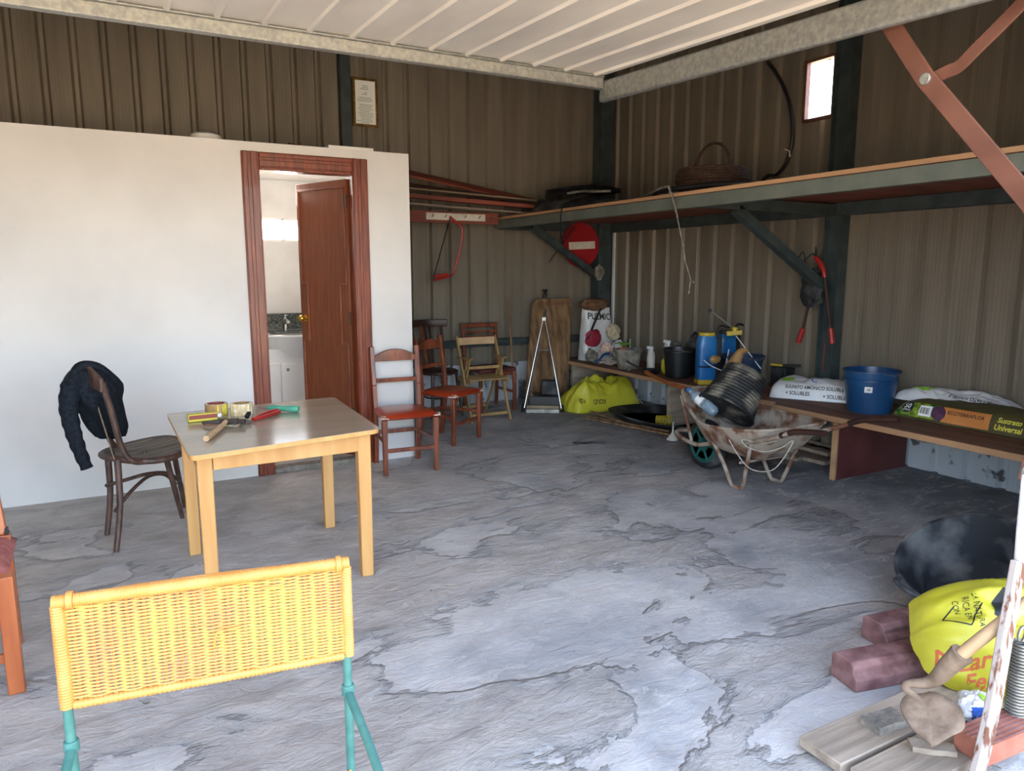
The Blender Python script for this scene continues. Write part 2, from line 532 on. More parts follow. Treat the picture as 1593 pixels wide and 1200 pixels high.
    def build(s, name, mat, parent=None, loc=None, rz=0.0, bev=0.0, smooth=True, world=True, sol=0.0, sub=0, ang=38, label=None):
        me = bpy.data.meshes.new(name)
        vs = s.v
        o = bpy.data.objects.new(name, me)
        COL.objects.link(o)
        if parent is not None:
            o.parent = parent
            if world:
                inv = wm(parent).inverted()
                vs = [inv @ p for p in vs]
        elif loc is not None:
            o.location = loc
            o.rotation_euler = (0, 0, rz)
            inv = o.matrix_basis.inverted()
            if world:
                vs = [inv @ p for p in vs]
        me.from_pydata([tuple(p) for p in vs], [], s.f)
        mats = mat if isinstance(mat, (list, tuple)) else [mat]
        for m in mats:
            me.materials.append(mt[m] if isinstance(m, str) else m)
        if len(mats) > 1 and len(s.mi) == len(me.polygons):
            me.polygons.foreach_set('material_index', s.mi)
        bm = bmesh.new()
        bm.from_mesh(me)
        bmesh.ops.recalc_face_normals(bm, faces=bm.faces)
        bm.to_mesh(me)
        bm.free()
        if smooth:
            me.polygons.foreach_set('use_smooth', [True] * len(me.polygons))
            me.set_sharp_from_angle(angle=R(ang))
        if sol:
            md = o.modifiers.new('thick', 'SOLIDIFY'); md.thickness = sol; md.offset = 0
        if bev:
            md = o.modifiers.new('bevel', 'BEVEL'); md.width = bev; md.segments = 2; md.limit_method = 'ANGLE'; md.angle_limit = R(40)
        if sub:
            md = o.modifiers.new('sub', 'SUBSURF'); md.levels = sub; md.render_levels = sub
        if label:
            o['label'] = label
        return o

def copy_tree(o, parent=None):
    c = o.copy()
    COL.objects.link(c)
    c.parent = parent
    for ch in [x for x in COL.objects if x.parent == o]:
        copy_tree(ch, c)
    return c

def struct(name, mb, mat, **k):
    o = mb.build(name, mat, **k)
    o['kind'] = 'structure'
    return o

def fbm(x, y, z, seed=0.0, sc=1.0):
    return noise.fractal(V((x * sc + seed * 7.3, y * sc - seed * 3.1, z * sc + seed)), 1.0, 2.0, 4)

def pillow(L, W, H, seed=1, wr=0.12, nu=40, nv=26, ed=3.2, tip=0.0, fold=0.5, base=0.06):
    """a filled sack lying flat: local x long, y across, z up, resting on z=0"""
    mb = MB()
    def pt(u, v, top):
        uu, vv = u * 2 - 1, v * 2 - 1
        ex = max(0.0, 1 - abs(uu) ** ed) ** 0.5
        ey = max(0.0, 1 - abs(vv) ** ed) ** 0.5
        n = fbm(uu * 1.3, vv * 1.3, 0, seed)
        rg = abs(noise.noise(V((uu * 3.2 + seed, vv * 2.2 + uu * 1.5, seed)))) * fold
        x = uu * L / 2 * (1 - 0.05 * vv * vv) * (1 + 0.03 * fbm(vv, seed, 1, seed))
        y = vv * W / 2 * (1 - 0.07 * abs(uu) ** 3) * (1 + 0.05 * fbm(uu, seed, 2, seed))
        h = H * ex * ey
        if top:
            z = h * (1 + wr * n - wr * 1.5 * rg) + base * H * (1 + tip * abs(uu) ** 4)
        else:
            z = base * H * (1 - min(1, ex * ey * 3)) * (1 + tip * abs(uu) ** 4)
        return V((x, y, z))
    mb.grid(lambda u, v: pt(u, v, True), nu, nv)
    mb.grid(lambda u, v: pt(1 - u, v, False), nu, nv)
    return mb

def xf(mb, loc=(0, 0, 0), rot=(0, 0, 0), sc=1.0):
    m = Matrix.Translation(V(loc)) @ Euler(rot).to_matrix().to_4x4() @ Matrix.Scale(sc, 4)
    mb.v = [m @ p for p in mb.v]
    return mb

def text(name, txt, size, org, xd, yd, mat, parent, target=None, off=0.0015, align='CENTER', xs=1.0, cut=0.015, shear=0.0, label=None, bold=0.022):
    """lettering on a surface: x along xd, y along yd (world), laid on target by ray casting"""
    cu = bpy.data.curves.new('t', 'FONT')
    cu.body = txt; cu.size = size; cu.align_x = align; cu.align_y = 'CENTER'; cu.shear = shear
    cu.resolution_u = 3
    cu.offset = bold * size
    o = bpy.data.objects.new('t', cu)
    COL.objects.link(o)
    dg = bpy.context.evaluated_depsgraph_get()
    me = bpy.data.meshes.new_from_object(o.evaluated_get(dg))
    bpy.data.objects.remove(o)
    xd, yd = V(xd).normalized(), V(yd)
    yd = (yd - xd * yd.dot(xd)).normalized()
    nd = xd.cross(yd)
    bm = bmesh.new(); bm.from_mesh(me)
    bmesh.ops.triangulate(bm, faces=bm.faces)
    if target is not None:
        for _ in range(3):
            es = [e for e in bm.edges if e.calc_length() > cut]
            if not es:
                break
            bmesh.ops.subdivide_edges(bm, edges=es, cuts=1)
            bmesh.ops.triangulate(bm, faces=bm.faces)
        tm = target.data; w = wm(target)
        tree = BVHTree.FromPolygons([w @ v.co for v in tm.vertices], [tuple(p.vertices) for p in tm.polygons])
    inv = wm(parent).inverted()
    miss = []
    for v in bm.verts:
        p = V(org) + xd * v.co.x * xs + yd * v.co.y
        if target is not None:
            h = tree.ray_cast(p + nd * 0.4, -nd, 1.0)
            if h[0] is not None:
                p = h[0] + nd * off
            else:
                miss.append(v)
        else:
            p = p + nd * off
        v.co = inv @ p
    bmesh.ops.delete(bm, geom=miss, context='VERTS')
    bm.to_mesh(me); bm.free()
    me.materials.clear(); me.materials.append(mt[mat])
    ob = bpy.data.objects.new(name, me)
    COL.objects.link(ob)
    ob.parent = parent
    if label:
        ob['label'] = label
    return ob

def patch(name, poly, org, xd, yd, mat, parent, target=None, off=0.001, n=10):
    """printed patch (polygon in the xd/yd plane, convex) laid on target"""
    xd, yd = V(xd).normalized(), V(yd)
    yd = (yd - xd * yd.dot(xd)).normalized()
    nd = xd.cross(yd)
    if target is not None:
        w = wm(target); tm = target.data
        tree = BVHTree.FromPolygons([w @ v.co for v in tm.vertices], [tuple(p.vertices) for p in tm.polygons])
    c = V((sum(p[0] for p in poly) / len(poly), sum(p[1] for p in poly) / len(poly), 0))
    ring = []
    k = len(poly)
    for i in range(k):
        for j in range(n):
            a, b = poly[i], poly[(i + 1) % k]
            ring.append((a[0] + (b[0] - a[0]) * j / n, a[1] + (b[1] - a[1]) * j / n))
    vs = []
    m = 8
    for s_ in range(1, m + 1):
        for x, y in ring:
            vs.append((c.x + (x - c.x) * s_ / m, c.y + (y - c.y) * s_ / m))
    vs = [(c.x, c.y)] + vs
    out = []
    for x, y in vs:
        p = V(org) + xd * x + yd * y
        if target is not None:
            h = tree.ray_cast(p + nd * 0.4, -nd, 1.0)
            p = h[0] + nd * off if h[0] is not None else p
        else:
            p = p + nd * off
        out.append(p)
    q = len(ring)
    fs = [(0, 1 + j, 1 + (j + 1) % q) for j in range(q)]
    for s_ in range(m - 1):
        for j in range(q):
            fs.append((1 + s_ * q + j, 1 + (s_ + 1) * q + j, 1 + (s_ + 1) * q + (j + 1) % q, 1 + s_ * q + (j + 1) % q))
    mb = MB(); mb.add(out, fs)
    return mb.build(name, mat, parent)

def rect(w, h):
    return [(-w / 2, -h / 2), (w / 2, -h / 2), (w / 2, h / 2), (-w / 2, h / 2)]

def circ(r, n=20):
    return [(r * math.cos(2 * PI * i / n), r * math.sin(2 * PI * i / n)) for i in range(n)]
# ------------------------------------------------------------------ setting
YB, XR, XL, YF, ZR = 7.4, 5.3, -2.6, 0.95, 4.3
mb = MB(); mb.box((1.4, 3.0, -0.115), (70, 70, 0.2))
g = struct('ground_outside', mb, 'ground', smooth=False); g.name = 'trim_1'
mb = MB(); mb.box(((XL + XR) / 2, (YB + YF) / 2 , -0.1), (XR - XL + 0.2, YB - YF + 0.2, 0.2))
struct('floor', mb, 'floor', smooth=False)
mb = MB(); mb.box(((XL + XR) / 2, (YB + YF) / 2, ZR + 0.05), (XR - XL + 0.4, YB - YF + 0.6, 0.1))
struct('ceiling', mb, 'roof', smooth=False)

def sheet(segs, a0, a1, fn, pitch, ph, holes=()):
    """ribbed sheet between a0 and a1 along the wall: recessed ribs, fn(s, z, d) -> point, d = depth outward"""
    mb = MB()
    brk = []
    k0 = math.floor((a0 - ph) / pitch) - 1
    s_ = []
    k = k0
    while ph + k * pitch < a1 + pitch:
        b = ph + k * pitch
        for off, d in ((-0.034, 0), (-0.015, 0.036), (0.015, 0.036), (0.034, 0)):
            s_.append((b + off, d))
        k += 1
    def dep(x):
        for i in range(len(s_) - 1):
            if s_[i][0] <= x <= s_[i + 1][0]:
                t = (x - s_[i][0]) / (s_[i + 1][0] - s_[i][0])
                return s_[i][1] * (1 - t) + s_[i + 1][1] * t
        return 0
    def strip(b0, b1, z0, z1):
        xs = [b0] + [x for x, d in s_ if b0 < x < b1] + [b1]
        vs = []
        for x in xs:
            vs += [fn(x, z0, dep(x)), fn(x, z1, dep(x))]
        mb.add(vs, [(2 * i, 2 * i + 2, 2 * i + 3, 2 * i + 1) for i in range(len(xs) - 1)])
    hs = sorted(holes)
    cur = a0
    for h0, h1, z0, z1 in hs:
        strip(cur, h0, segs[0], segs[1])
        strip(h0, h1, segs[0], z0)
        strip(h0, h1, z1, segs[1])
        cur = h1
    strip(cur, a1, segs[0], segs[1])
    return mb

WINB = (0.25, 1.90, 1.775, 1.985)  # unseen left part widened to let more light into the washroom
WINR = (4.24, 4.50, 2.76, 3.21)
mb = sheet((0, ZR), XL, XR + 0.06, lambda s, z, d: V((s, YB - 0.04 + d, z)), 0.224, 2.29, [WINB])
struct('wall_back', mb, 'sheetb', smooth=False)
mb = sheet((0, ZR), YF, YB + 0.03, lambda s, z, d: V((XR - 0.02 + d, s, z)), 0.238, 4.83 - 0.018, [WINR])
struct('wall_right', mb, 'sheetr', smooth=False)
mb = sheet((0, ZR), YF, YB, lambda s, z, d: V((XL - d, s, z)), 0.238, 4.83)
struct('wall_left', mb, 'sheetr', smooth=False)
mb = MB(); mb.box((XR + 0.02, YB + 0.0, ZR / 2), (0.10, 0.10, ZR)); struct('trim_7', mb, 'roof', smooth=False)  # corner cap added to block light leaking between the sheets
mb = MB()
OX0, OX1, OZ = -2.5, 2.95, 2.78  # opening widened on its unseen left to brighten that side
mb.box(((XL + OX0) / 2, YF - 0.05, ZR / 2), (OX0 - XL, 0.06, ZR))
mb.box(((XR + OX1) / 2, YF - 0.05, ZR / 2), (XR - OX1, 0.06, ZR))
mb.box(((OX1 + OX0) / 2, YF - 0.05, (ZR + OZ) / 2), (OX1 - OX0, 0.06, ZR - OZ))
struct('wall_front', mb, 'roof', smooth=False)

# plastered washroom box: front wall with doorway, side wall, lid
PY, PX, PZ = 5.45, 2.035, 2.375
DX0, DX1, DZ = 0.90, 1.62, 2.22
mb = MB()
mb.box(((XL + DX0) / 2, PY + 0.05, PZ / 2), (DX0 - XL, 0.10, PZ))
mb.box(((PX + DX1) / 2, PY + 0.05, PZ / 2), (PX - DX1, 0.10, PZ))
mb.box(((DX1 + DX0) / 2, PY + 0.05, (PZ + DZ) / 2), (DX1 - DX0, 0.10, PZ - DZ))
struct('wall_washroom_front', mb, 'plaster', smooth=False)
mb = MB(); mb.box((PX - 0.05, (PY + 0.1 + YB - 0.06) / 2, PZ / 2), (0.10, YB - 0.06 - PY - 0.1, PZ))
struct('wall_washroom_side', mb, 'plaster', smooth=False)
mb = MB()
y = YB - 0.10
mb.box(((-0.6 + WINB[0]) / 2, y, PZ / 2), (WINB[0] + 0.6, 0.06, PZ))
mb.box(((WINB[1] + PX - 0.1) / 2, y, PZ / 2), (PX - 0.1 - WINB[1], 0.06, PZ))
mb.box(((WINB[0] + WINB[1]) / 2, y, WINB[2] / 2), (WINB[1] - WINB[0], 0.06, WINB[2]))
mb.box(((WINB[0] + WINB[1]) / 2, y, (WINB[3] + PZ) / 2), (WINB[1] - WINB[0], 0.06, PZ - WINB[3]))
struct('wall_washroom_back', mb, 'plaster_in', smooth=False)
mb = MB(); mb.box((-0.55, (PY + 0.1 + YB - 0.13) / 2, PZ / 2), (0.08, YB - 0.13 - PY - 0.1, PZ))
struct('wall_washroom_left', mb, 'plaster_in', smooth=False)
mb = MB(); mb.box(((XL + PX - 0.1) / 2, (PY + 0.1 + YB - 0.06) / 2, PZ - 0.02), (PX - 0.1 - XL, YB - 0.06 - PY - 0.1, 0.04))
c = struct('ceiling_washroom', mb, 'plaster_in', smooth=False)

w = thing('window_1', None, None, (1.5, YB - 0.07, WINB[2]), kind='structure')
mb = MB()
for z in (WINB[2] + 0.006, WINB[3] - 0.006):
    mb.box(((WINB[0] + WINB[1]) / 2, YB - 0.07, z), (WINB[1] - WINB[0], 0.05, 0.012))
for x in (WINB[0] + 0.006, 0.85, 1.44, WINB[1] - 0.006):
    mb.box((x, YB - 0.07, (WINB[2] + WINB[3]) / 2), (0.012, 0.05, WINB[3] - WINB[2]))
mb.build('window_frame', 'white', w, smooth=False)
mb = MB(); mb.box(((WINB[0] + WINB[1]) / 2, YB - 0.065, (WINB[2] + WINB[3]) / 2), (WINB[1] - WINB[0] - 0.02, 0.004, WINB[3] - WINB[2] - 0.02))
mb.build('pane', 'glass', w, smooth=False)
w = thing('window_2', None, None, (XR - 0.03, 4.37, WINR[2]), kind='structure')
mb = MB()
for z in (WINR[2] - 0.012, WINR[3] + 0.012):
    mb.box((XR - 0.035, 4.37, z), (0.05, 0.30, 0.024))
for yy in (WINR[0] - 0.012, WINR[1] + 0.012):
    mb.box((XR - 0.035, yy, (WINR[2] + WINR[3]) / 2), (0.05, 0.024, WINR[3] - WINR[2] + 0.04))
mb.build('window_frame', 'redoxide', w, bev=0.002)

# door_1: washroom door
d = thing('door_1', None, None, (1.26, PY, 0), kind='structure')
mb = MB()
def casing(mb, x0, x1, z0, z1, vert=True):
    """moulded architrave board: three steps"""
    y = PY - 0.001
    mb.box(((x0 + x1) / 2, y - 0.009, (z0 + z1) / 2), (x1 - x0, 0.018, z1 - z0))
    if vert:
        w_ = x1 - x0
        mb.box((x0 + w_ * 0.2, y - 0.02, (z0 + z1) / 2), (w_ * 0.28, 0.012, z1 - z0))
        mb.box((x0 + w_ * 0.72, y - 0.018, (z0 + z1) / 2), (w_ * 0.4, 0.01, z1 - z0))
    else:
        h_ = z1 - z0
        mb.box(((x0 + x1) / 2, y - 0.02, z1 - h_ * 0.2), (x1 - x0, 0.012, h_ * 0.28))
        mb.box(((x0 + x1) / 2, y - 0.018, z1 - h_ * 0.72), (x1 - x0, 0.01, h_ * 0.4))
casing(mb, 0.812, 0.93, 0, 2.31)
casing(mb, 1.585, 1.703, 0, 2.31)
casing(mb, 0.93, 1.585, 2.205, 2.31, False)
mb.box((0.917, PY + 0.05, 1.1), (0.03, 0.11, 2.2))
mb.box((1.603, PY + 0.05, 1.1), (0.03, 0.11, 2.2))
mb.box((1.26, PY + 0.05, 2.205), (0.656, 0.11, 0.03))
mb.build('door_frame', 'mahog', d, bev=0.004)
mb = MB(); mb.box((1.26, PY + 0.05, 0.02), (0.655, 0.1, 0.04))
mb.build('threshold', 'cement', d, bev=0.004)
# the leaf, swung back into the washroom
H0 = V((1.585, PY + 0.105, 0.03)); H1 = V((1.335, 6.12, 0.03))
ld = (H1 - H0); LW = ld.length; ld.normalize()
ln = V((ld.y, -ld.x, 0))      # face normal
if ln.x > 0:
    ln = -ln
mb = MB()
c = H0 + ld * LW / 2 + V((0, 0, 1.075))
rot = Matrix((ld, ln, V((0, 0, 1)))).transposed()
mb.box(c, (LW, 0.036, 2.14), rot)
leaf = mb.build('door_leaf', 'mahog2', d, bev=0.003)
def lp(u, z, o=0.0):
    return H0 + ld * (LW * u) + V((0, 0, z)) + ln * (0.018 + o)
mb = MB()
# raised moulding: edge frame stepping in around lock and hinge
pl = [(0.07, 0.04), (0.07, 0.98), (0.30, 0.98), (0.30, 1.36), (0.07, 1.36)]
path1 = [(0.05, 2.09), (0.05, 1.36), (0.17, 1.36), (0.17, 0.90), (0.05, 0.90), (0.05, 0.05)]
path2 = [(0.95, 2.09), (0.95, 1.36), (0.83, 1.36), (0.83, 0.90), (0.95, 0.90), (0.95, 0.05)]
for pth in (path1, path2, [(0.03, 2.09), (0.97, 2.09)], [(0.03, 0.06), (0.97, 0.06)]):
    for a, b in zip(pth[:-1], pth[1:]):
        mb.bar(lp(a[0], a[1], 0.004), lp(b[0], b[1], 0.004), 0.014, 0.012, up=ln)
mb.build('moulding', 'redwood', leaf, bev=0.002)
mb = MB()
k = lp(0.90, 1.08, 0)
mr = Matrix((ld, V((0, 0, 1)).cross(ln) * 0 + V((0, 0, 1)), ln)).transposed()
mr = ln.to_track_quat('Z', 'Y').to_matrix()
mb.lathe([(0.0, 0.0), (0.030, 0.0), (0.030, 0.006), (0.012, 0.01), (0.011, 0.03), (0.022, 0.038), (0.028, 0.052), (0.022, 0.066), (0.0, 0.07)], k, mr, 20)
mb.build('door_knob', 'brass', leaf)
mb = MB(); mb.box(lp(0.97, 1.08, -0.018), (0.006, 0.03, 0.12), rot)
mb.build('lock_plate', 'brass', leaf)
for z in (1.98, 1.10, 0.35):
    mb = MB(); mb.tube([H0 + V((0, -0.012, z - 0.05)) + ln * 0.03, H0 + V((0, -0.012, z + 0.05)) + ln * 0.03], 0.008, 10)
    mb.build('hinge', 'hinge', d)

# door_2: the up-and-over garage door, open overhead
def dz(y, o=0.0):
    return 2.635 + (y - 3.87) * 0.045 + o
gd = thing('door_2', None, None, (0.6, 2.4, dz(2.4)), kind='structure')
GX0, GX1, GY0, GY1 = -2.25, 2.70, 1.02, 3.86
prof = []
x = GX0
while x < GX1 - 0.03:
    prof += [(x, 0), (x + 0.18, 0), (x + 0.188, -0.014), (x + 0.205, -0.014), (x + 0.213, 0)]
    x += 0.213
prof = [p for p in prof if p[0] <= GX1] + [(GX1, 0)]
mb = MB()
vs = []
for px, pz in prof:
    vs += [V((px, GY0, dz(GY0, 0.035 + pz))), V((px, GY1, dz(GY1, 0.035 + pz)))]
mb.add(vs, [(2 * i, 2 * i + 2, 2 * i + 3, 2 * i + 1) for i in range(len(prof) - 1)])
mb.build('door_panel', 'leaf', gd, smooth=False)
mb = MB()
mb.bar((GX0, GY1, dz(GY1, -0.012)), (GX1, GY1, dz(GY1, -0.012)), 0.05, 0.065)
mb.bar((GX0, GY1 - 0.028, dz(GY1, 0.024)), (GX1, GY1 - 0.028, dz(GY1, 0.024)), 0.02, 0.012)
mb.build('end_rail', 'galv', gd, bev=0.006)
mb = MB()
mb.bar((GX1 + 0.025, GY0, dz(GY0, -0.05)), (GX1 + 0.025, GY1 + 0.03, dz(GY1, -0.05)), 0.045, 0.125)
mb.build('side_rail', 'galv', gd, bev=0.012)
mb = MB()
mb.bar((GX0 - 0.025, GY0, dz(GY0, -0.03)), (GX0 - 0.025, GY1 + 0.03, dz(GY1, -0.03)), 0.045, 0.12)
mb.build('side_rail', 'galv', gd, bev=0.01)
# painted strip arms on the right flank
XA = 2.78
mb = MB()
A = [(XA, 2.02, 2.50), (XA, 1.83, 2.225), (XA + 0.01, 1.77, 2.15), (XA + 0.012, 1.43, 1.745), (XA + 0.01, 1.02, 1.23)]
mb.sweep(A, 0.070, 0.012, (1, 0, 0))
arm = mb.build('door_arm', 'redoxide', gd, bev=0.003)
mb = MB()
mb.tube([(XA - 0.014, 1.825, 2.22), (XA + 0.02, 1.825, 2.22)], 0.022, 16)
mb.build('bolt', 'galv', arm, bev=0.003)
mb = MB()
B = spl([(XA + 0.022, 1.83, 2.215), (XA + 0.025, 1.765, 2.235), (XA + 0.028, 1.72, 2.245), (XA + 0.028, 1.67, 2.285), (XA + 0.026, 1.50, 2.42), (XA + 0.02, 1.22, 2.66)], 4)
mb.sweep(B, 0.048, 0.010, (1, 0, 0))
mb.build('door_arm', 'redoxide', gd, bev=0.002)
# lower lever and spring by the jamb
mb = MB()
P = [(2.085, 1.04, 0.0), (2.135, 1.04, 0.22), (2.185, 1.05, 0.45), (2.255, 1.07, 0.66)]
P = spl(P, 5)
mb.sweep(P, 0.058, 0.022, (0, 1, 0))
lv = mb.build('door_lever', 'rustwhite', gd, bev=0.004)
mb = MB()
mb.tube([(2.285, 1.08, 0.62), (2.272, 1.08, 0.75), (2.262, 1.08, 0.92)], [0.016, 0.014, 0.012], 10)
mb.build('link_rod', 'white', gd)
mb = MB()
mb.prism([(-0.028, -0.03), (0.028, -0.02), (0.035, 0.07), (0.0, 0.07)], (2.285, 1.10, 0.93), (1, 0, 0), (0, 0, 1), 0.012)
mb.build('bracket', 'redoxide', gd, bev=0.002)
mb = MB(); mb.tube([(2.268, 1.062, 0.925), (2.268, 1.09, 0.925)], 0.018, 14)
mb.build('bolt', 'galv', gd, bev=0.003)
mb = MB()
pts = []
for i in range(0, 33 * 10):
    a = i / 10 * 2 * PI
    pts.append((2.405 + 0.03 * math.cos(a), 1.10 + 0.03 * math.sin(a), 0.005 + i / 330 * 0.35))
mb.tube(pts, 0.0052, 6)
mb.tube([(2.405, 1.10, 0.355)] + [(2.385 + 0.02 * math.cos(a), 1.10, 0.385 + 0.025 * math.sin(a)) for a in [-1.2 + i * 0.5 for i in range(11)]], 0.005, 6)
mb.build('coil_spring', 'steel', gd)

# steel posts and rails
def ibeam(name, x, y, wx, wy, z0, z1, t=0.012):
    mb = MB()
    mb.box((x, y - wy / 2 + t / 2, (z0 + z1) / 2), (wx, t, z1 - z0))
    mb.box((x, y + wy / 2 - t / 2, (z0 + z1) / 2), (wx, t, z1 - z0))
    mb.box((x, y, (z0 + z1) / 2), (t, wy - 2 * t, z1 - z0))
    return struct(name, mb, 'post', smooth=False)
ibeam('trim_2', 5.222, 4.09, 0.105, 0.16, 0.0, ZR)
mb = MB(); mb.box((5.262, 7.20, 1.0), (0.02, 0.035, 1.9)); struct('trim_6', mb, 'white', smooth=False)
mb = MB(); mb.box((5.10, 7.235, ZR / 2), (0.17, 0.17, ZR))
struct('trim_3', mb, 'post', bev=0.004)
mb = MB(); mb.box((2.085, 7.31, (ZR + 2.37) / 2), (0.10, 0.10, ZR - 2.38))
struct('trim_4', mb, 'post', bev=0.004)
mb = MB(); mb.box((3.58, 7.31, 0.69), (2.87, 0.07, 0.08))
struct('trim_5', mb, 'post', bev=0.003)

# ------------------------------------------------------------------ high storage shelf and its braces
SX = 3.70
sh = thing('storage_shelf', 'long high storage shelf of boards on grey-green steel beams along the ribbed walls', 'shelf', (SX, 4.2, 2.06))
mb = MB()
for i in range(8):
    x0 = SX + 0.0 + i * 0.192
    mb.box((x0 + 0.095, 4.15, 2.048), (0.186, 6.24, 0.024))
mb.build('deck_board', 'boardred', sh, bev=0.002)
mb = MB(); mb.box((SX - 0.006, 4.15, 2.05), (0.012, 6.24, 0.026))
mb.build('edge_strip', 'board', sh)
mb = MB(); mb.box((SX + 0.03, 4.15, 1.990), (0.06, 6.24, 0.088)); mb.build('front_beam', 'beam', sh, bev=0.004)
mb = MB(); mb.box((5.215, 4.15, 1.985), (0.08, 6.24, 0.10)); mb.build('wall_beam', 'post', sh, bev=0.004)
mb = MB(); mb.box((4.42, 7.25, 1.985), (1.30, 0.07, 0.10)); mb.build('wall_beam', 'post', sh, bev=0.004)
for yy in (2.0, 4.1):
    mb = MB(); mb.box((4.47, yy, 1.985), (1.42, 0.07, 0.08)); mb.build('cross_beam', 'post', sh, bev=0.003)
mb = MB(); mb.bar((4.10, 4.10, 1.95), (5.16, 4.10, 1.33), 0.07, 0.075); mb.build('brace', 'post', sh, bev=0.003)
mb = MB(); mb.bar((4.02, 7.02, 1.97), (4.99, 7.10, 1.40), 0.07, 0.07); mb.build('brace', 'post', sh, bev=0.003)

# red board with a pale peg rail, by the washroom corner
rb = thing('peg_rail_board', 'red-brown board with a cream peg rail fixed across it, above the hanging bow saw', 'coat rail', (3.1, 7.0, 1.97))
mb = MB(); mb.box((2.87, 7.0, 2.03), (1.46, 0.03, 0.115)); mb.build('backing_board', 'boardred', rb, bev=0.002)
mb = MB(); mb.box((3.105, 6.975, 2.035), (0.66, 0.02, 0.07)); pr = mb.build('rail', 'signwhite', rb, bev=0.003)
for x in (2.84, 2.98, 3.20, 3.36):
    mb = MB(); mb.tube([(x, 6.965, 2.03), (x, 6.935, 2.04), (x, 6.930, 2.055)], 0.005, 8); mb.build('peg', 'steel', pr)
mb = MB(); mb.tube([(3.50, 6.985, 2.03), (3.515, 6.955, 2.045)], 0.006, 8); mb.build('peg', 'steel', rb)

# planks lying from the washroom lid to the shelf
def plank(name, p, q, w, t, mat, label, roll=(0, 0, 1), group=None):
    mb = MB(); mb.bar(p, q, w, t, up=roll)
    o = mb.build(name, mat, loc=(V(p) + V(q)) / 2, bev=0.003)
    return tag(o, label, 'plank', group)
plank('long_board', (1.5, 7.16, 2.635), (4.5, 7.20, 2.20), 0.14, 0.022, 'boardred', 'highest red-brown board of the pile sloping from washroom roof to corner shelf', (0, -0.5, 0.9))
plank('long_board', (2.06, 7.02, 2.375), (4.3, 7.06, 2.19), 0.13, 0.02, 'blackwood', 'dark board second from top of the sloping pile', (0, -0.4, 0.9))
plank('long_board', (2.06, 6.93, 2.305), (4.75, 6.90, 2.20), 0.10, 0.016, 'paleplank', 'thin bare pine plank in the middle of the sloping pile')
plank('long_board', (2.06, 6.84, 2.225), (4.45, 6.80, 2.135), 0.09, 0.040, 'boardred', 'thick red-painted board along the front of the sloping pile')
plank('long_board', (2.06, 6.90, 2.155), (4.2, 6.88, 2.078), 0.16, 0.014, 'oldwood', 'lowest grey weathered board of the sloping pile')

# framed certificate
c0 = V((2.285, 7.30, 2.90))
cf = thing('framed_certificate', 'small gilt-framed printed certificate hung high on the ribbed wall', 'picture', c0)
cr = Euler((0, 0, R(0))).to_matrix()
mb = MB()
W_, H_ = 0.25, 0.455
for sx in (-1, 1):
    mb.box(c0 + V((sx * (W_ / 2 - 0.011), -0.01, H_ / 2)), (0.022, 0.022, H_))
for z in (0.011, H_ - 0.011):
    mb.box(c0 + V((0, -0.01, z)), (W_ - 0.044, 0.022, 0.022))
mb.build('frame', 'gold', cf, bev=0.003)
mb = MB(); mb.box(c0 + V((0, -0.004, H_ / 2)), (W_ - 0.04, 0.004, H_ - 0.04)); pp = mb.build('certificate', 'paper', cf)
mb = MB()
z = H_ - 0.07
rr = random.Random(3)
for i in range(20):
    if i in (3, 5, 8):
        z -= 0.018
    wd = rr.uniform(0.07, 0.17) if i > 5 else rr.uniform(0.03, 0.12)
    mb.box(c0 + V((rr.uniform(-0.01, 0.01), -0.0066, z)), (wd, 0.001, 0.005))
    z -= 0.0155
mb.build('printed_lines', 'greyprint', pp, smooth=False)

mb = MB(); mb.lathe([(0.0, 0.0), (0.10, 0.0), (0.11, 0.02), (0.10, 0.05), (0.06, 0.07), (0, 0.075)], (0.62, 5.66, 2.375), None, 28)
tag(mb.build('white_bowl', 'white', loc=(0.62, 5.66, 2.375)), 'upturned white bowl on top of the white washroom wall', 'bowl')
mb = MB(); mb.box((1.60, 5.53, 2.388), (0.34, 0.10, 0.026)); 
tag(mb.build('white_batten', 'white', loc=(1.60, 5.53, 2.375), bev=0.003), 'white batten lying on the washroom wall top above the door', 'batten')

# ------------------------------------------------------------------ washroom fittings
cl = thing('added_ceiling_lamp', 'added round white lamp on the washroom ceiling, put in to brighten the room', 'lamp', (1.30, 6.25, 2.28))  # lamp added to brighten the washroom
mb = MB(); mb.lathe([(0, 0.0), (0.10, 0.0), (0.145, 0.02), (0.15, 0.05), (0, 0.05)], (1.30, 6.25, 2.283), None, 36); mb.build('added_lamp_dish', 'white', cl)
ll = bpy.data.lights.new('washroom_fill', 'POINT'); ll.energy = 3.8; ll.color = (1.0, 0.95, 0.88); ll.shadow_soft_size = 0.12  # added fill light for the washroom, hung below the dish
lo_ = bpy.data.objects.new('washroom_fill', ll); COL.objects.link(lo_); lo_.location = (1.30, 6.25, 2.13)
vn = thing('vanity_unit', 'white washroom vanity cabinet with round-fronted basin seen through the doorway', 'washbasin', (1.5, 7.0, 0))
mb = MB(); mb.box((1.50, 7.01, 0.40), (0.82, 0.49, 0.78)); cb = mb.build('cabinet_body', 'cabinet', vn, bev=0.004)
for xa, xb in ((1.10, 1.245), (1.255, 1.905)):
    mb = MB(); mb.box(((xa + xb) / 2, 6.76, 0.36), (xb - xa, 0.018, 0.60)); dd = mb.build('cabinet_door', 'cabinet', vn, bev=0.003)
mb = MB(); mb.box((1.315, 6.748, 0.60), (0.025, 0.008, 0.025)); mb.build('knob', 'steel', dd, bev=0.002)
mb = MB()
def bf(p, a):
    return V((p.x * 1.12, p.y * 0.82, p.z))
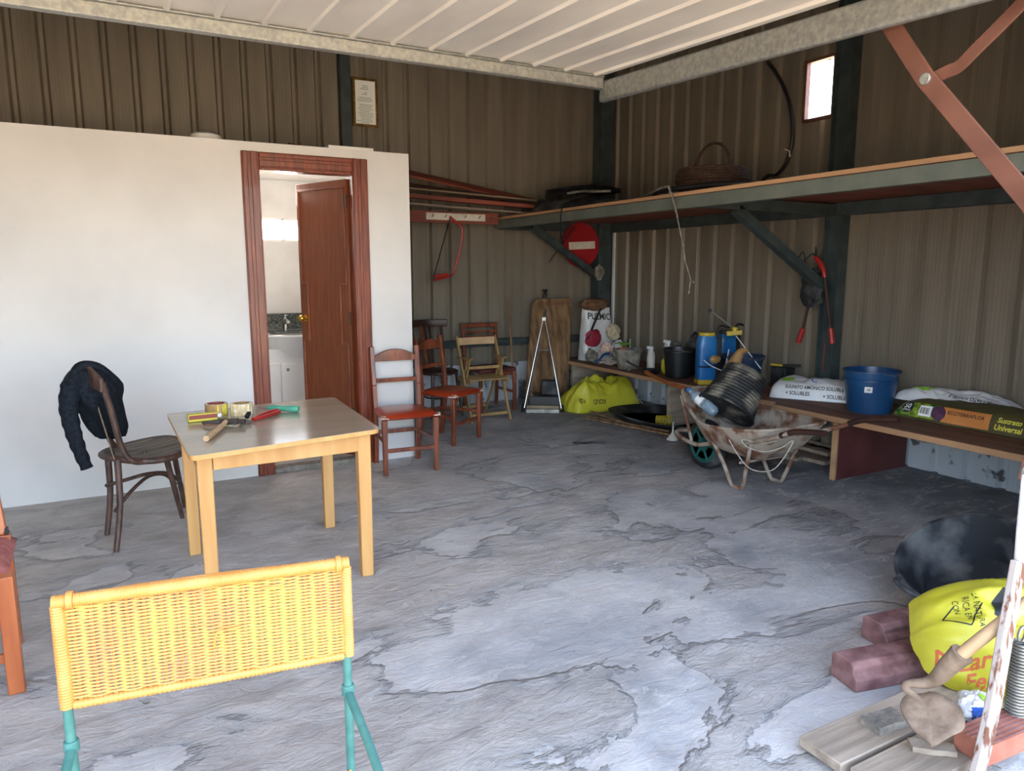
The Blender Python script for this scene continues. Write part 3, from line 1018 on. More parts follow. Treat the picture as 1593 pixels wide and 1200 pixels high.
mb.lathe([(0.18, -0.22), (0.27, -0.18), (0.33, -0.10), (0.365, -0.02), (0.375, 0.0), (0.37, 0.012), (0.31, 0.014), (0.27, -0.03), (0.20, -0.09), (0.0, -0.11)], (1.50, 6.95, 0.905), None, 40, bf)
mb.build('basin', 'ceramic', vn)
mb = MB()
mb.tube(spl([(1.40, 7.205, 0.90), (1.40, 7.205, 0.99), (1.40, 7.17, 1.025), (1.40, 7.08, 1.01)], 5), 0.017, 12)
mb.tube([(1.40, 7.205, 1.0), (1.40, 7.215, 1.045)], [0.024, 0.020], 12)
mb.bar((1.40, 7.22, 1.05), (1.40, 7.16, 1.07), 0.024, 0.010)
mb.build('faucet', 'chrome', vn)
mb = MB(); mb.box((1.46, 7.252, 1.01), (0.92, 0.022, 0.15)); mb.box((1.46, 7.165, 0.913), (0.92, 0.15, 0.02))
mb.build('backsplash', 'granite', vn, bev=0.002)
# ------------------------------------------------------------------ table with tools
TT = 0.755
tc_ = [V((0.205, 3.125, 0)), V((1.050, 3.265, 0)), V((1.083, 4.235, 0)), V((0.178, 4.150, 0))]
tb = thing('work_table', 'small square table with grey-beige top and beech legs, strewn with tools', 'table', (0.63, 3.7, 0))
poly = []
for i in range(4):
    p, a, b = tc_[i], tc_[i - 1], tc_[(i + 1) % 4]
    r = 0.045
    s0 = p + (a - p).normalized() * r
    s1 = p + (b - p).normalized() * r
    for k in range(6):
        t = k / 5
        q = s0 * (1 - t) ** 2 + p * 2 * t * (1 - t) + s1 * t * t
        poly.append((q.x, q.y))
mb = MB(); mb.prism(poly, (0, 0, TT - 0.022), (1, 0, 0), (0, 1, 0), 0.0215); top = mb.build('tabletop', 'beech', tb, bev=0.002)
mb = MB(); mb.prism(poly, (0, 0, TT - 0.0008), (1, 0, 0), (0, 1, 0), 0.0016); mb.build('laminate', 'beige', top)
lf = [V((0.275, 3.335, 0)), V((0.990, 3.365, 0)), V((1.000, 4.135, 0)), V((0.262, 4.060, 0))]
for i, p in enumerate(lf):
    ctr = sum(lf, V((0, 0, 0))) / 4
    mb = MB(); mb.bar(p, p + V((0, 0, TT - 0.022)), 0.058, 0.058, up=(0.05, 1, 0), w2=0.064, h2=0.064)
    lg = mb.build('leg', 'beech', tb, bev=0.005)
for i in range(4):
    a, b = lf[i], lf[(i + 1) % 4]
    d_ = (b - a).normalized()
    out = V((d_.y, -d_.x, 0)) * 0.018
    mb = MB(); mb.bar(a + d_ * 0.032 + out + V((0, 0, TT - 0.07)), b - d_ * 0.032 + out + V((0, 0, TT - 0.07)), 0.02, 0.092)
    mb.build('apron', 'beech', tb, bev=0.002)

def roll(c, r0, r1, h, mat, n=48, fn=None):
    mb = MB()
    mb.lathe([(r0, 0), (r1, 0), (r1, h), (r0, h), (r0, 0.0)], c, None, n, fn)
    return mb
c = V((0.405, 3.985, TT + 0.001))
t = thing('tape_roll', 'roll of brown packing tape with yellow core label standing flat on the table', 'tape', c)
roll(c, 0.044, 0.056, 0.062, 'tape').build('tape_ring', 'tape', t)
roll(c, 0.041, 0.0438, 0.062, 'tape').build('core', 'carton', t)
mb = MB()
for a0, a1 in ((-1.62, -1.47), (-1.15, -1.0), (-0.93, -0.45)):
    mb.grid(lambda u, v: c + V((0.0568 * math.cos(a0 + (a1 - a0) * u), 0.0568 * math.sin(a0 + (a1 - a0) * u), 0.002 + 0.058 * v)), 8, 2)
mb.build('label', 'yellowc', t, sol=0.0006)
c = V((0.525, 3.955, TT + 0.001))
t = thing('tape_roll', 'crinkled roll of clear amber tape beside the brown tape roll', 'tape', c)
roll(c, 0.043, 0.055, 0.058, 'tape2', 60, lambda p, a: V((p.x * (1 + 0.05 * math.sin(a * 17) * (p.length > 0.05)), p.y * (1 + 0.06 * math.cos(a * 13) * (p.length > 0.05)), p.z))).build('tape_ring', 'tape2', t)
roll(c, 0.040, 0.0428, 0.058, 'tape').build('core', 'tape', t)
# small flat carton
c = V((0.325, 3.86, TT + 0.021))
t = thing('glue_carton', 'small yellow and maroon carton with a white cap end on the table', 'box', c - V((0, 0, 0.02)))
rz = R(4)
mb = MB(); mb.box(c, (0.135, 0.042, 0.036), (0, 0, rz)); bx = mb.build('carton_body', 'yellowc', t, bev=0.002)
mb = MB(); mb.box(c + V((0.003, -0.0215, 0.004)), (0.132, 0.002, 0.02), (0, 0, rz)); mb.build('printed_band', 'carton', bx)
mb = MB(); mb.tube([c + V((0.068, 0.004, 0)), c + V((0.088, 0.005, 0))], [0.014, 0.010], 12); mb.build('cap', 'white', t)
# claw hammer
t = thing('hatchet_hammer', 'hammer with worn wooden handle and dark steel head lying at the front of the table', 'hammer', (0.38, 3.55, TT))
z = TT + 0.016
mb = MB(); mb.tube(spl([(0.292, 3.365, z - 0.001), (0.33, 3.46, z), (0.375, 3.57, z + 0.002), (0.415, 3.68, z + 0.008)], 4), [0.0135, 0.014, 0.0145, 0.0145, 0.014, 0.0135, 0.013, 0.0125, 0.012, 0.0115, 0.011, 0.0105, 0.0105], 12)
mb.build('handle', 'ashwood', t)
mb = MB()
mb.bar((0.395, 3.692, z + 0.006), (0.465, 3.655, z + 0.006), 0.026, 0.028)
mb.bar((0.465, 3.655, z + 0.006), (0.495, 3.637, z + 0.006), 0.022, 0.022)
mb.bar((0.395, 3.692, z + 0.006), (0.335, 3.712, z + 0.004), 0.034, 0.022, w2=0.05, h2=0.008)
mb.bar((0.335, 3.720, z + 0.004), (0.312, 3.735, z - 0.002), 0.016, 0.008)
mb.bar((0.335, 3.700, z + 0.004), (0.312, 3.702, z - 0.002), 0.016, 0.008)
mb.build('head', 'hinge', t, bev=0.003)
# pruning shears
t = thing('pruning_shears', 'steel pruning shears with red grips in the middle of the table', 'shears', (0.55, 3.75, TT))
z = TT + 0.012
mb = MB(); mb.tube(spl([(0.545, 3.725, z), (0.59, 3.78, z + 0.006), (0.635, 3.83, z + 0.008), (0.69, 3.875, z + 0.006)], 4), 0.0095, 10); mb.build('grip', 'red', t)
mb = MB(); mb.tube(spl([(0.545, 3.715, z), (0.605, 3.755, z + 0.002), (0.65, 3.80, z + 0.002), (0.695, 3.85, z + 0.002)], 4), 0.0095, 10); mb.build('grip', 'red', t)
mb = MB()
mb.prism([(0, -0.012), (0.05, -0.022), (0.075, -0.008), (0.08, 0.008), (0.05, 0.02), (0, 0.010)], (0.475, 3.675, z - 0.008), (0.8, 0.6, 0), (-0.6, 0.8, 0), 0.008)
mb.prism([(0, 0), (-0.03, -0.012), (-0.07, -0.006), (-0.035, 0.010)], (0.49, 3.685, z - 0.004), (0.8, 0.6, 0), (-0.6, 0.8, 0), 0.006)
mb.build('blades', 'steel', t, bev=0.0015)
mb = MB(); mb.lathe([(0, 0), (0.019, 0), (0.021, 0.006), (0.016, 0.012), (0.0, 0.013)], (0.475, 3.672, z), None, 16); mb.build('pivot_cap', 'red', t)
mb = MB(); mb.bar((0.515, 3.735, z + 0.01), (0.535, 3.765, z + 0.03), 0.02, 0.022, h2=0.012); mb.build('latch', 'black', t, bev=0.004)
# green handled awl
t = thing('green_screwdriver', 'short screwdriver with mint green ribbed handle at the back of the table', 'screwdriver', (0.72, 3.9, TT))
a, b = V((0.655, 3.955, TT + 0.020)), V((0.795, 3.855, TT + 0.019))
mb = MB()
pr_ = [0.010, 0.015, 0.0185, 0.0185, 0.0165, 0.015, 0.0155, 0.017, 0.019, 0.019, 0.015]
mb.tube([a + (b - a) * (i / 10) for i in range(11)], pr_, 12); mb.build('handle', 'mint', t)
mb = MB(); mb.tube([a - (b - a).normalized() * 0.05, a + V((0, 0, 0))], [0.002, 0.005], 8); mb.build('shank', 'steel', t)

# ------------------------------------------------------------------ bentwood chair and jacket
fr = [V((-0.112, 4.285, 0)), V((-0.158, 4.600, 0)), V((0.245, 4.705, 0)), V((0.275, 4.925, 0))]
bc = thing('bentwood_chair', 'old dark bentwood chair with weathered seat and a black jacket on its back', 'chair', (0.06, 4.6, 0))
sc_ = V((0.065, 4.60, 0.47))
fx = V((0.83, 0.56, 0)).normalized(); fy = V((-0.56, 0.83, 0)).normalized()
def seat_pt(u, v, dz_=0.0, k=1.0):
    a = 2 * PI * u
    x, y = 0.215 * math.cos(a) * v * k, 0.225 * math.sin(a) * v * k
    e = 1 + 0.06 * math.cos(2 * a + PI) * v
    z = 0.012 * (x / 0.2) ** 2 * 2 - 0.014 * (1 - v * v) + 0.012 * math.cos(a)
    return sc_ + fx * x * e + fy * y * e + V((0, 0, z + dz_))
mb = MB()
mb.grid(lambda u, v: seat_pt(u, 0.02 + 0.98 * v, 0.004, 0.97), 40, 12, cu=True)
mb.grid(lambda u, v: seat_pt(u, 0.02 + 0.98 * v, -0.004, 0.97), 40, 12, cu=True)
mb.build('seat', 'greyseat', bc)
mb = MB()
ring = [seat_pt(i / 40, 1.0, -0.012) for i in range(40)]
mb.tube(ring, 0.0195, 8, closed=True); mb.build('seat_rim', 'darkwood', bc)
def lg_(mbx, top_, foot, mid=None, r=(0.017, 0.014)):
    pts = spl([top_, mid or (top_ + foot) / 2, foot], 5)
    mbx.tube(pts, [r[0] + (r[1] - r[0]) * i / (len(pts) - 1) for i in range(len(pts))], 10)
for i, (tp, ft) in enumerate(((V((-0.070, 4.405, 0.475)), fr[0]), (V((-0.12, 4.63, 0.47)), fr[1]))):
    mb = MB(); lg_(mb, tp, ft, (tp + ft) / 2 + V((0.015, 0, 0)), (0.019, 0.015))
    mb.build('leg', 'darkwood', bc)
for i, (tp, ft) in enumerate(((V((0.17, 4.60, 0.455)), fr[2]), (V((0.22, 4.74, 0.455)), fr[3]))):
    mb = MB(); lg_(mb, tp, ft, tp * 0.55 + ft * 0.45 + V((0.0, 0.0, 0)), (0.019, 0.013))
    mb.build('leg', 'darkwood', bc)
# crossed bentwood hoops below
mb = MB(); mb.tube(spl([(-0.105, 4.36, 0.20), (-0.02, 4.42, 0.285), (0.08, 4.60, 0.315), (0.17, 4.72, 0.28), (0.225, 4.72, 0.21)], 6), 0.0105, 8); mb.build('stretcher', 'darkwood', bc)
mb = MB(); mb.tube(spl([(-0.14, 4.60, 0.29), (-0.04, 4.50, 0.335), (0.08, 4.56, 0.34), (0.19, 4.70, 0.29), (0.262, 4.86, 0.17)], 6), 0.0105, 8); mb.build('stretcher', 'darkwood', bc)
near = spl([(0.075, 4.385, 0.455), (0.0, 4.35, 0.475), (-0.045, 4.345, 0.56), (-0.075, 4.33, 0.74), (-0.108, 4.31, 0.92)], 7)
far = spl([(-0.04, 4.80, 0.455), (-0.09, 4.76, 0.49), (-0.115, 4.70, 0.58), (-0.13, 4.66, 0.74), (-0.15, 4.62, 0.905)], 7)
for q in (near, far):
    mb = MB(); mb.tube(q, 0.0165, 10); mb.build('back_post', 'darkwood', bc)
mb = MB()
mb.grid(lambda u, v: V((-0.108 - 0.045 * u - 0.045 * math.sin(PI * u), 4.285 + 0.385 * u, 0.905 + 0.06 * math.sin(PI * u) * (v * 0.6 + 0.4) - 0.035 + 0.07 * v)), 14, 4)
mb.build('crest_rail', 'darkwood', bc, sol=0.02, bev=0.004)
for yy in (4.44, 4.50, 4.56):
    mb = MB(); mb.bar((-0.085, yy, 0.475), (-0.165, yy - 0.01, 0.91), 0.006, 0.028, up=(0, 1, 0)); mb.build('back_splat', 'paleplank' if yy == 4.44 else 'darkwood', bc, bev=0.002)
# jacket
jc = thing('black_jacket', 'black knitted jacket draped over the back of the bentwood chair', 'jacket', (-0.22, 4.5, 0.66))
rows = [  # z, x left, x right, y centre, half depth
    (1.005, -0.245, -0.165, 4.52, 0.035), (0.985, -0.285, -0.125, 4.52, 0.10), (0.955, -0.32, -0.095, 4.52, 0.15), (0.92, -0.345, -0.07, 4.52, 0.18),
    (0.875, -0.355, -0.05, 4.54, 0.20), (0.83, -0.345, -0.05, 4.58, 0.20), (0.785, -0.325, -0.06, 4.60, 0.19), (0.73, -0.285, -0.055, 4.62, 0.17),
    (0.67, -0.270, -0.05, 4.63, 0.15), (0.61, -0.245, -0.04, 4.64, 0.13), (0.565, -0.215, -0.05, 4.65, 0.09)]
mb = MB()
def jk(u, v):
    f = u * (len(rows) - 1); i = min(int(f), len(rows) - 2); t_ = f - i
    z, xl, xr, yc, hd = [(0.0, 0.045, 0.03, 0, 0)[k] + rows[i][k] * (1 - t_) + rows[i + 1][k] * t_ for k in range(5)]
    a = 2 * PI * v
    fold = 1 + 0.10 * math.sin(a * 7 + z * 9) * min(1, u * 2.5) + 0.08 * fbm(math.cos(a), math.sin(a), z * 3, 4)
    # leave the near flank open where post and splats show
    x = (xl + xr) / 2 + (xr - xl) / 2 * math.cos(a) * fold
    y = yc + hd * math.sin(a) * fold
    if y < 4.40:
        y = 4.40 + (y - 4.40) * 0.15
    return V((x, y, z + 0.012 * fbm(x * 4, y * 4, 0, 2)))
mb.grid(jk, 34, 72, cv=True)
mb.add([jk(0, j / 24) for j in range(24)], [tuple(range(24))])
mb.build('body', 'blackcloth', jc)
mb = MB()
sl_ = spl([(-0.25, 4.42, 0.90), (-0.272, 4.40, 0.80), (-0.265, 4.39, 0.68), (-0.245, 4.385, 0.57), (-0.215, 4.38, 0.455)], 6)
mb.tube(sl_, [0.052 - 0.023 * i / (len(sl_) - 1) + 0.003 * math.sin(i * 1.9) for i in range(len(sl_))], 14); mb.build('sleeve', 'blackcloth', jc)
mb = MB(); mb.tube(spl([(-0.25, 4.42, 0.90), (-0.21, 4.45, 0.985), (-0.14, 4.46, 0.985), (-0.08, 4.47, 0.93), (-0.05, 4.55, 0.86)], 5), 0.03, 12); mb.build('collar', 'blackcloth', jc)

# ------------------------------------------------------------------ pair of red-seated chairs
def red_chair(name, label, loc, rz):
    t = thing(name, label, 'chair', loc, rz, 'ladder-back chairs with red vinyl seats')
    w = dict(world=False)
    for s in (-1, 1):
        mb = MB(); mb.bar((s * 0.195, -0.185, 0), (s * 0.195, -0.185, 0.415), 0.032, 0.032, up=(0, 1, 0), w2=0.040, h2=0.040); mb.build('leg', 'redwood', t, bev=0.005, **w)
        mb = MB()
        pts = [(s * 0.168, 0.215, 0), (s * 0.170, 0.180, 0.22), (s * 0.174, 0.165, 0.44), (s * 0.176, 0.180, 0.62), (s * 0.178, 0.225, 0.915)]
        for a, b in zip(pts[:-1], pts[1:]):
            mb.bar(a, b, 0.034, 0.034, up=(0, 1, 0))
        mb.build('back_post', 'redwood', t, bev=0.004, **w)
        mb = MB(); mb.bar((s * 0.192, -0.17, 0.245), (s * 0.170, 0.175, 0.245), 0.016, 0.026); mb.build('side_stretcher', 'redwood', t, bev=0.003, **w)
    mb = MB(); mb.bar((-0.18, -0.185, 0.185), (0.18, -0.185, 0.185), 0.018, 0.030); mb.build('front_stretcher', 'redwood', t, bev=0.003, **w)
    mb = MB(); mb.bar((-0.16, 0.185, 0.25), (0.16, 0.185, 0.25), 0.018, 0.030); mb.build('rear_stretcher', 'redwood', t, bev=0.003, **w)
    n = 12
    up = [(-0.165 + 0.33 * i / n, 0.895 - 0.055 * (abs(i / n * 2 - 1) ** 2.2) + 0.0) for i in range(n + 1)]
    lo = [(x, 0.805) for x, z in reversed(up)]
    mb = MB(); mb.prism([(x, z) for x, z in up + lo], (0, 0.228, 0), (1, 0, 0), (0, -0.13, 1), 0.02)
    mb.v = [V((p.x, p.y + 0.13 * p.z - 0.01, p.z)) for p in mb.v]
    mb.v = [V((p.x, p.y + (p.z - 0.8) * 0.0, p.z)) for p in mb.v]
    o = mb.build('top_rail', 'redwood', t, bev=0.003, **w)
    mb = MB(); mb.bar((-0.165, 0.19, 0.655), (0.165, 0.19, 0.655), 0.016, 0.032, up=(0, -0.1, 1)); mb.build('middle_rail', 'redwood', t, bev=0.003, **w)
    # padded seat
    mb = MB()
    def sp_(u, v, sgn):
        a, b = u * 2 - 1, v * 2 - 1
        e = (max(0, 1 - abs(a) ** 6) * max(0, 1 - abs(b) ** 6)) ** 0.5
        hw = 0.222 - 0.030 * (b * 0.5 + 0.5)
        z = 0.428 + (0.045 * e * (1 - 0.25 * (a * a + b * b) / 2) if sgn > 0 else -0.022 * e)
        return V((a * hw, -0.215 + (b * 0.5 + 0.5) * 0.41, z))
    mb.grid(lambda u, v: sp_(u, v, 1), 26, 26)
    mb.grid(lambda u, v: sp_(u, v, -1), 26, 26)
    st = mb.build('seat', 'vinyl', t, **w)
    mb = MB()
    rr = random.Random(5)
    for sx in (-1, 1):
        mb.tube(spl([(sx * 0.222, -0.15, 0.43), (sx * 0.224, -0.195, 0.432), (sx * 0.212, -0.218, 0.434), (sx * 0.17, -0.219, 0.432)], 5), [0.004 + 0.004 * rr.random() for _ in range(16)], 6)
        for k in range(9):
            mb.lathe([(0, -0.004), (0.006 + rr.random() * 0.006, 0), (0, 0.004)], (sx * (0.205 + rr.uniform(-0.012, 0.014)), -0.205 + rr.uniform(-0.01, 0.02), 0.44 + rr.uniform(-0.015, 0.012)), None, 8)
    mb.build('worn_edge', 'wornfab', st, **w)
    return t
c1 = red_chair('ladder_back_chair', 'nearer red-seated chair, standing against the white wall by the door', (1.845, 5.17, 0), R(-4))
c2 = copy_tree(c1)
c2.location = (2.52, 5.86, 0)
c2.rotation_euler = (0, 0, R(31))
c2['label'] = 'second red-seated chair, turned sideways just past the corner of the white wall'

# ------------------------------------------------------------------ dark cafe chair with splat back
t = thing('cafe_chair', 'tall dark brown chair with curved crest and vertical splat behind the red-seated chairs', 'chair', (2.86, 6.98, 0), R(8))
w = dict(world=False)
mb = MB()
mb.lathe([(0, 0.44), (0.19, 0.44), (0.205, 0.45), (0.205, 0.47), (0.19, 0.478), (0, 0.474)], (0, -0.05, 0), None, 32); mb.build('seat', 'blackwood', t, **w)
for sx in (-1, 1):
    mb = MB(); mb.tube([(sx * 0.14, -0.17, 0.45), (sx * 0.18, -0.22, 0)], [0.018, 0.014], 8); mb.build('leg', 'blackwood', t, **w)
    mb = MB(); mb.tube(spl([(sx * 0.15, 0.16, 0), (sx * 0.145, 0.11, 0.25), (sx * 0.15, 0.10, 0.47), (sx * 0.17, 0.15, 0.75), (sx * 0.19, 0.21, 0.93)], 5), 0.017, 8); mb.build('back_post', 'blackwood', t, **w)
mb = MB(); mb.grid(lambda u, v: V((-0.235 + 0.47 * u, 0.245 - 0.09 * (2 * u - 1) ** 2, 0.905 + 0.075 * v)), 16, 3); mb.build('crest_rail', 'blackwood', t, sol=0.026, bev=0.006, **w)
for x in (-0.045, 0, 0.045):
    mb = MB(); mb.bar((x * 0.8, 0.11, 0.47), (x * 1.1, 0.225, 0.915), 0.032, 0.010, up=(0, 1, 0)); mb.build('splat', 'redwood' if x < 0 else 'blackwood', t, bev=0.002, **w)
mb = MB(); mb.tube([V((0.15 * math.cos(a), -0.05 + 0.15 * math.sin(a), 0.20)) for a in [i * PI / 12 for i in range(24)]], 0.009, 8, closed=True); mb.build('hoop_stretcher', 'blackwood', t, **w)

# slatted back chair with dark red seat
t = thing('slat_back_chair', 'dark red-brown chair with horizontal back slats and burgundy seat beside the leaning wooden panel', 'chair', (3.48, 6.99, 0), R(2))
for sx in (-1, 1):
    mb = MB(); mb.bar((sx * 0.205, -0.195, 0), (sx * 0.205, -0.195, 0.43), 0.034, 0.034, up=(0, 1, 0)); mb.build('leg', 'redwood', t, bev=0.004, **w)
    mb = MB(); mb.bar((sx * 0.20, 0.20, 0), (sx * 0.20, 0.18, 0.45), 0.032, 0.036, up=(0, 1, 0)); mb.bar((sx * 0.20, 0.18, 0.45), (sx * 0.205, 0.225, 0.905), 0.032, 0.032, up=(0, 1, 0)); mb.build('back_post', 'redwood', t, bev=0.004, **w)
    mb = MB(); mb.bar((sx * 0.203, -0.19, 0.20), (sx * 0.20, 0.19, 0.20), 0.018, 0.028); mb.build('side_stretcher', 'redwood', t, bev=0.003, **w)
mb = MB(); mb.bar((-0.225, 0.226, 0.90), (0.225, 0.226, 0.90), 0.035, 0.05, up=(0, 0, 1)); mb.build('top_rail', 'redwood', t, bev=0.008, **w)
for z in (0.83, 0.775, 0.72):
    mb = MB(); mb.bar((-0.19, 0.215, z), (0.19, 0.215, z), 0.014, 0.026); mb.build('back_slat', 'redwood', t, bev=0.002, **w)
mb = MB(); mb.box((0, 0, 0.445), (0.45, 0.43, 0.045)); mb.build('seat', 'maroonp', t, bev=0.015, **w)
mb = MB(); mb.box((0, -0.195, 0.405), (0.39, 0.02, 0.04)); mb.build('seat_rail', 'redwood', t, bev=0.002, **w)

# folding slatted wooden chair
t = thing('folding_chair', 'pale olive-brown folding wooden chair with armrests in front of the slat-back chair', 'chair', (3.19, 6.56, 0), R(0))
for sx in (-1, 1):
    x = sx * 0.215
    mb = MB(); mb.bar((x, -0.20, 0), (x, 0.15, 0.83), 0.020, 0.034, up=(0, 1, 0.4)); mb.build('long_leg', 'folding', t, bev=0.003, **w)
    mb = MB(); mb.bar((x - sx * 0.03, 0.32, 0.0), (x - sx * 0.03, -0.06, 0.62), 0.018, 0.03, up=(0, 1, -0.4)); mb.build('rear_leg', 'folding', t, bev=0.003, **w)
    mb = MB(); mb.bar((x - sx * 0.03, -0.16, 0.635), (x - sx * 0.005, 0.12, 0.625), 0.036, 0.014); mb.bar((x - sx * 0.03, -0.02, 0.44), (x - sx * 0.03, -0.10, 0.63), 0.018, 0.028, up=(0, 1, 0)); mb.build('armrest', 'folding', t, bev=0.003, **w)
    mb = MB(); mb.bar((x - sx * 0.012, -0.17, 0.40), (x - sx * 0.012, 0.14, 0.405), 0.018, 0.03); mb.build('seat_rail', 'folding', t, bev=0.002, **w)
mb = MB()
mb.grid(lambda u, v: V((-0.215 + 0.43 * u, 0.135 + 0.03 * math.sin(PI * u), 0.745 + 0.075 * v)), 12, 2); mb.build('top_rail', 'ashwood', t, sol=0.014, bev=0.003, **w)
for y_ in (-0.175, -0.125, -0.075, -0.025, 0.025, 0.075, 0.12):
    mb = MB(); mb.box((0, y_, 0.426), (0.44, 0.036, 0.014)); mb.build('seat_slat', 'folding', t, bev=0.002, **w)
for y_, z in ((-0.172, 0.075), (0.285, 0.075), (-0.03, 0.53)):
    mb = MB(); mb.bar((-0.2, y_, z), (0.2, y_, z), 0.016, 0.03); mb.build('cross_rail', 'folding', t, bev=0.002, **w)

# orange-brown chair at the left edge
t = thing('varnished_chair', 'orange-brown varnished chair with faded red seat cut off by the left edge', 'chair', (-0.664, 3.15, 0), R(4))
for sx in (-1, 1):
    mb = MB(); mb.bar((sx * 0.225, -0.195, 0), (sx * 0.225, -0.195, 0.44), 0.052, 0.052, up=(0, 1, 0)); mb.build('leg', 'orangewood', t, bev=0.004, **w)
    mb = MB(); mb.bar((sx * 0.215, 0.215, 0), (sx * 0.215, 0.20, 0.47), 0.036, 0.044, up=(0, 1, 0)); mb.bar((sx * 0.205, 0.20, 0.47), (sx * 0.175, 0.24, 0.84), 0.036, 0.044, up=(0, 1, 0), h2=0.03); mb.build('back_post', 'orangewood', t, bev=0.004, **w)
    mb = MB(); mb.bar((sx * 0.222, -0.17, 0.20), (sx * 0.215, 0.19, 0.20), 0.02, 0.035); mb.build('side_stretcher', 'orangewood', t, bev=0.003, **w)
mb = MB(); mb.bar((-0.20, -0.195, 0.135), (0.20, -0.195, 0.135), 0.02, 0.035); mb.build('front_stretcher', 'orangewood', t, bev=0.003, **w)
for z, h in ((0.82, 0.06), (0.71, 0.045), (0.59, 0.045)):
    mb = MB(); mb.bar((-0.19, 0.215 + (z - 0.5) * 0.06, z), (0.19, 0.215 + (z - 0.5) * 0.06, z), 0.02, h); mb.build('back_rail', 'orangewood', t, bev=0.003, **w)
mb = MB(); mb.box((0, 0, 0.40), (0.40, 0.36, 0.05)); mb.build('seat_frame', 'orangewood', t, bev=0.003, **w)
mb = MB()
mb.grid(lambda u, v: V(((u * 2 - 1) * (0.235 + 0.015 * v), -0.165 + 0.41 * v, 0.43 + 0.045 * (max(0, 1 - abs(2 * u - 1) ** 6) * max(0, 1 - abs(2 * v - 1) ** 6)) ** 0.5)), 20, 20)
mb.build('seat_cushion', 'pinkfab', t, **w)
mb = MB()
for k in range(4):
    mb.tube([(0.215, 0.18, 0.475), (0.225, 0.19, 0.485)], 0.008, 8)
mb.box((0.222, 0.185, 0.485), (0.012, 0.03, 0.025)); mb.build('corner_stud', 'black', t, **w)

# ------------------------------------------------------------------ rattan backed chair in front
E1, E2 = V((-0.151, 1.601, 0)), V((0.400, 1.520, 0))
rx = (E2 - E1).normalized(); ry = V((-rx.y, rx.x, 0))   # ry points into the shed
rc = thing('rattan_chair', 'yellow woven rattan chair with teal tube frame in the foreground', 'chair', (E1 + E2) / 2 - ry * 0.2)
RW = (E2 - E1).length
def rp(u, y, z):
    return E1 + rx * (RW * u) + ry * y + V((0, 0, z))
mb = MB(); mb.tube([rp(-0.01, 0, 0.858), rp(0.25, 0.006, 0.862), rp(0.5, 0.008, 0.863), rp(0.75, 0.006, 0.862), rp(1.01, 0, 0.858)], 0.0085, 10)
rw_ = mb.build('back_frame', 'rattan', rc)
def wrap(a, b, r, pitch, mat, name, par, wob=0.0006):
    a, b = V(a), V(b)
    n = int((b - a).length / pitch)
    mb = MB()
    pts, rs = [], []
    for i in range(n * 4 + 1):
        t_ = i / (n * 4)
        pts.append(a + (b - a) * t_)
        rs.append(r + (wob * 2.2 if i % 4 in (1, 2) else 0))
    mb.tube(pts, rs, 12)
    return mb.build(name, mat, par, ang=60)
wrap(rp(-0.015, 0, 0.857), rp(1.012, 0, 0.859), 0.0125, 0.0042, 'rattan', 'top_roll', rc)
wrap(rp(0.0, 0, 0.632), rp(0.0, 0, 0.85), 0.0125, 0.006, 'rattan', 'side_roll', rc)
wrap(rp(1.0, 0, 0.638), rp(1.0, 0, 0.85), 0.0105, 0.006, 'rattan', 'side_roll', rc)
wrap(rp(0.02, 0, 0.636), rp(0.98, 0, 0.640), 0.0085, 0.009, 'rattan', 'bottom_roll', rc)
for u in (0.035, 0.965):
    mb = MB()
    for k in range(3):
        a = [rp(u + 0.006 * k, 0.0155 * math.sin(q), 0.858 + 0.0155 * math.cos(q)) for q in [j * PI / 8 for j in range(16)]]
        mb.tube(a, 0.0028, 6, closed=True)
    mb.build('knot', 'rattan', rc)
# weave: vertical stakes and wavy horizontal canes
stakes = 17
mb = MB()
for i in range(stakes):
    u = 0.045 + 0.91 * i / (stakes - 1)
    for k in (-0.5, 0.5):
        mb.tube([rp(u + k * 0.006, 0, 0.632), rp(u + k * 0.006, 0, 0.855)], 0.0017, 5)
mb.build('weave_stakes', 'rattan', rc)
mb = MB()
rr = random.Random(11)
nr = 54
for j in range(nr):
    z = 0.648 + 0.196 * j / (nr - 1)
    ph = j % 2
    pts = []
    m_ = 96
    wo = rr.uniform(-0.0007, 0.0007)
    for i in range(m_ + 1):
        u = i / m_
        s_ = ((u - 0.045) / 0.91) * (stakes - 1)
        y_ = 0.0034 * math.cos(PI * s_ + PI * ph)
        pts.append(rp(u, y_, z + wo * math.sin(i * 0.7 + j) + 0.002 * u))
    mb.tube(pts, 0.00235, 5)
mb.build('woven_panel', 'rattan2', rc, ang=80)
mb = MB(); mb.tube([rp(0.68, -0.010, 0.832), rp(0.76, -0.014, 0.829)], 0.002, 6); mb.build('loose_cane', 'rattan', rc)
mb = MB(); mb.tube(spl([rp(0.50, -0.010, 0.715), rp(0.512, -0.018, 0.748), rp(0.53, -0.014, 0.75), rp(0.60, -0.010, 0.752)], 4), 0.002, 6)
mb.build('loose_cane', 'rattan', rc)
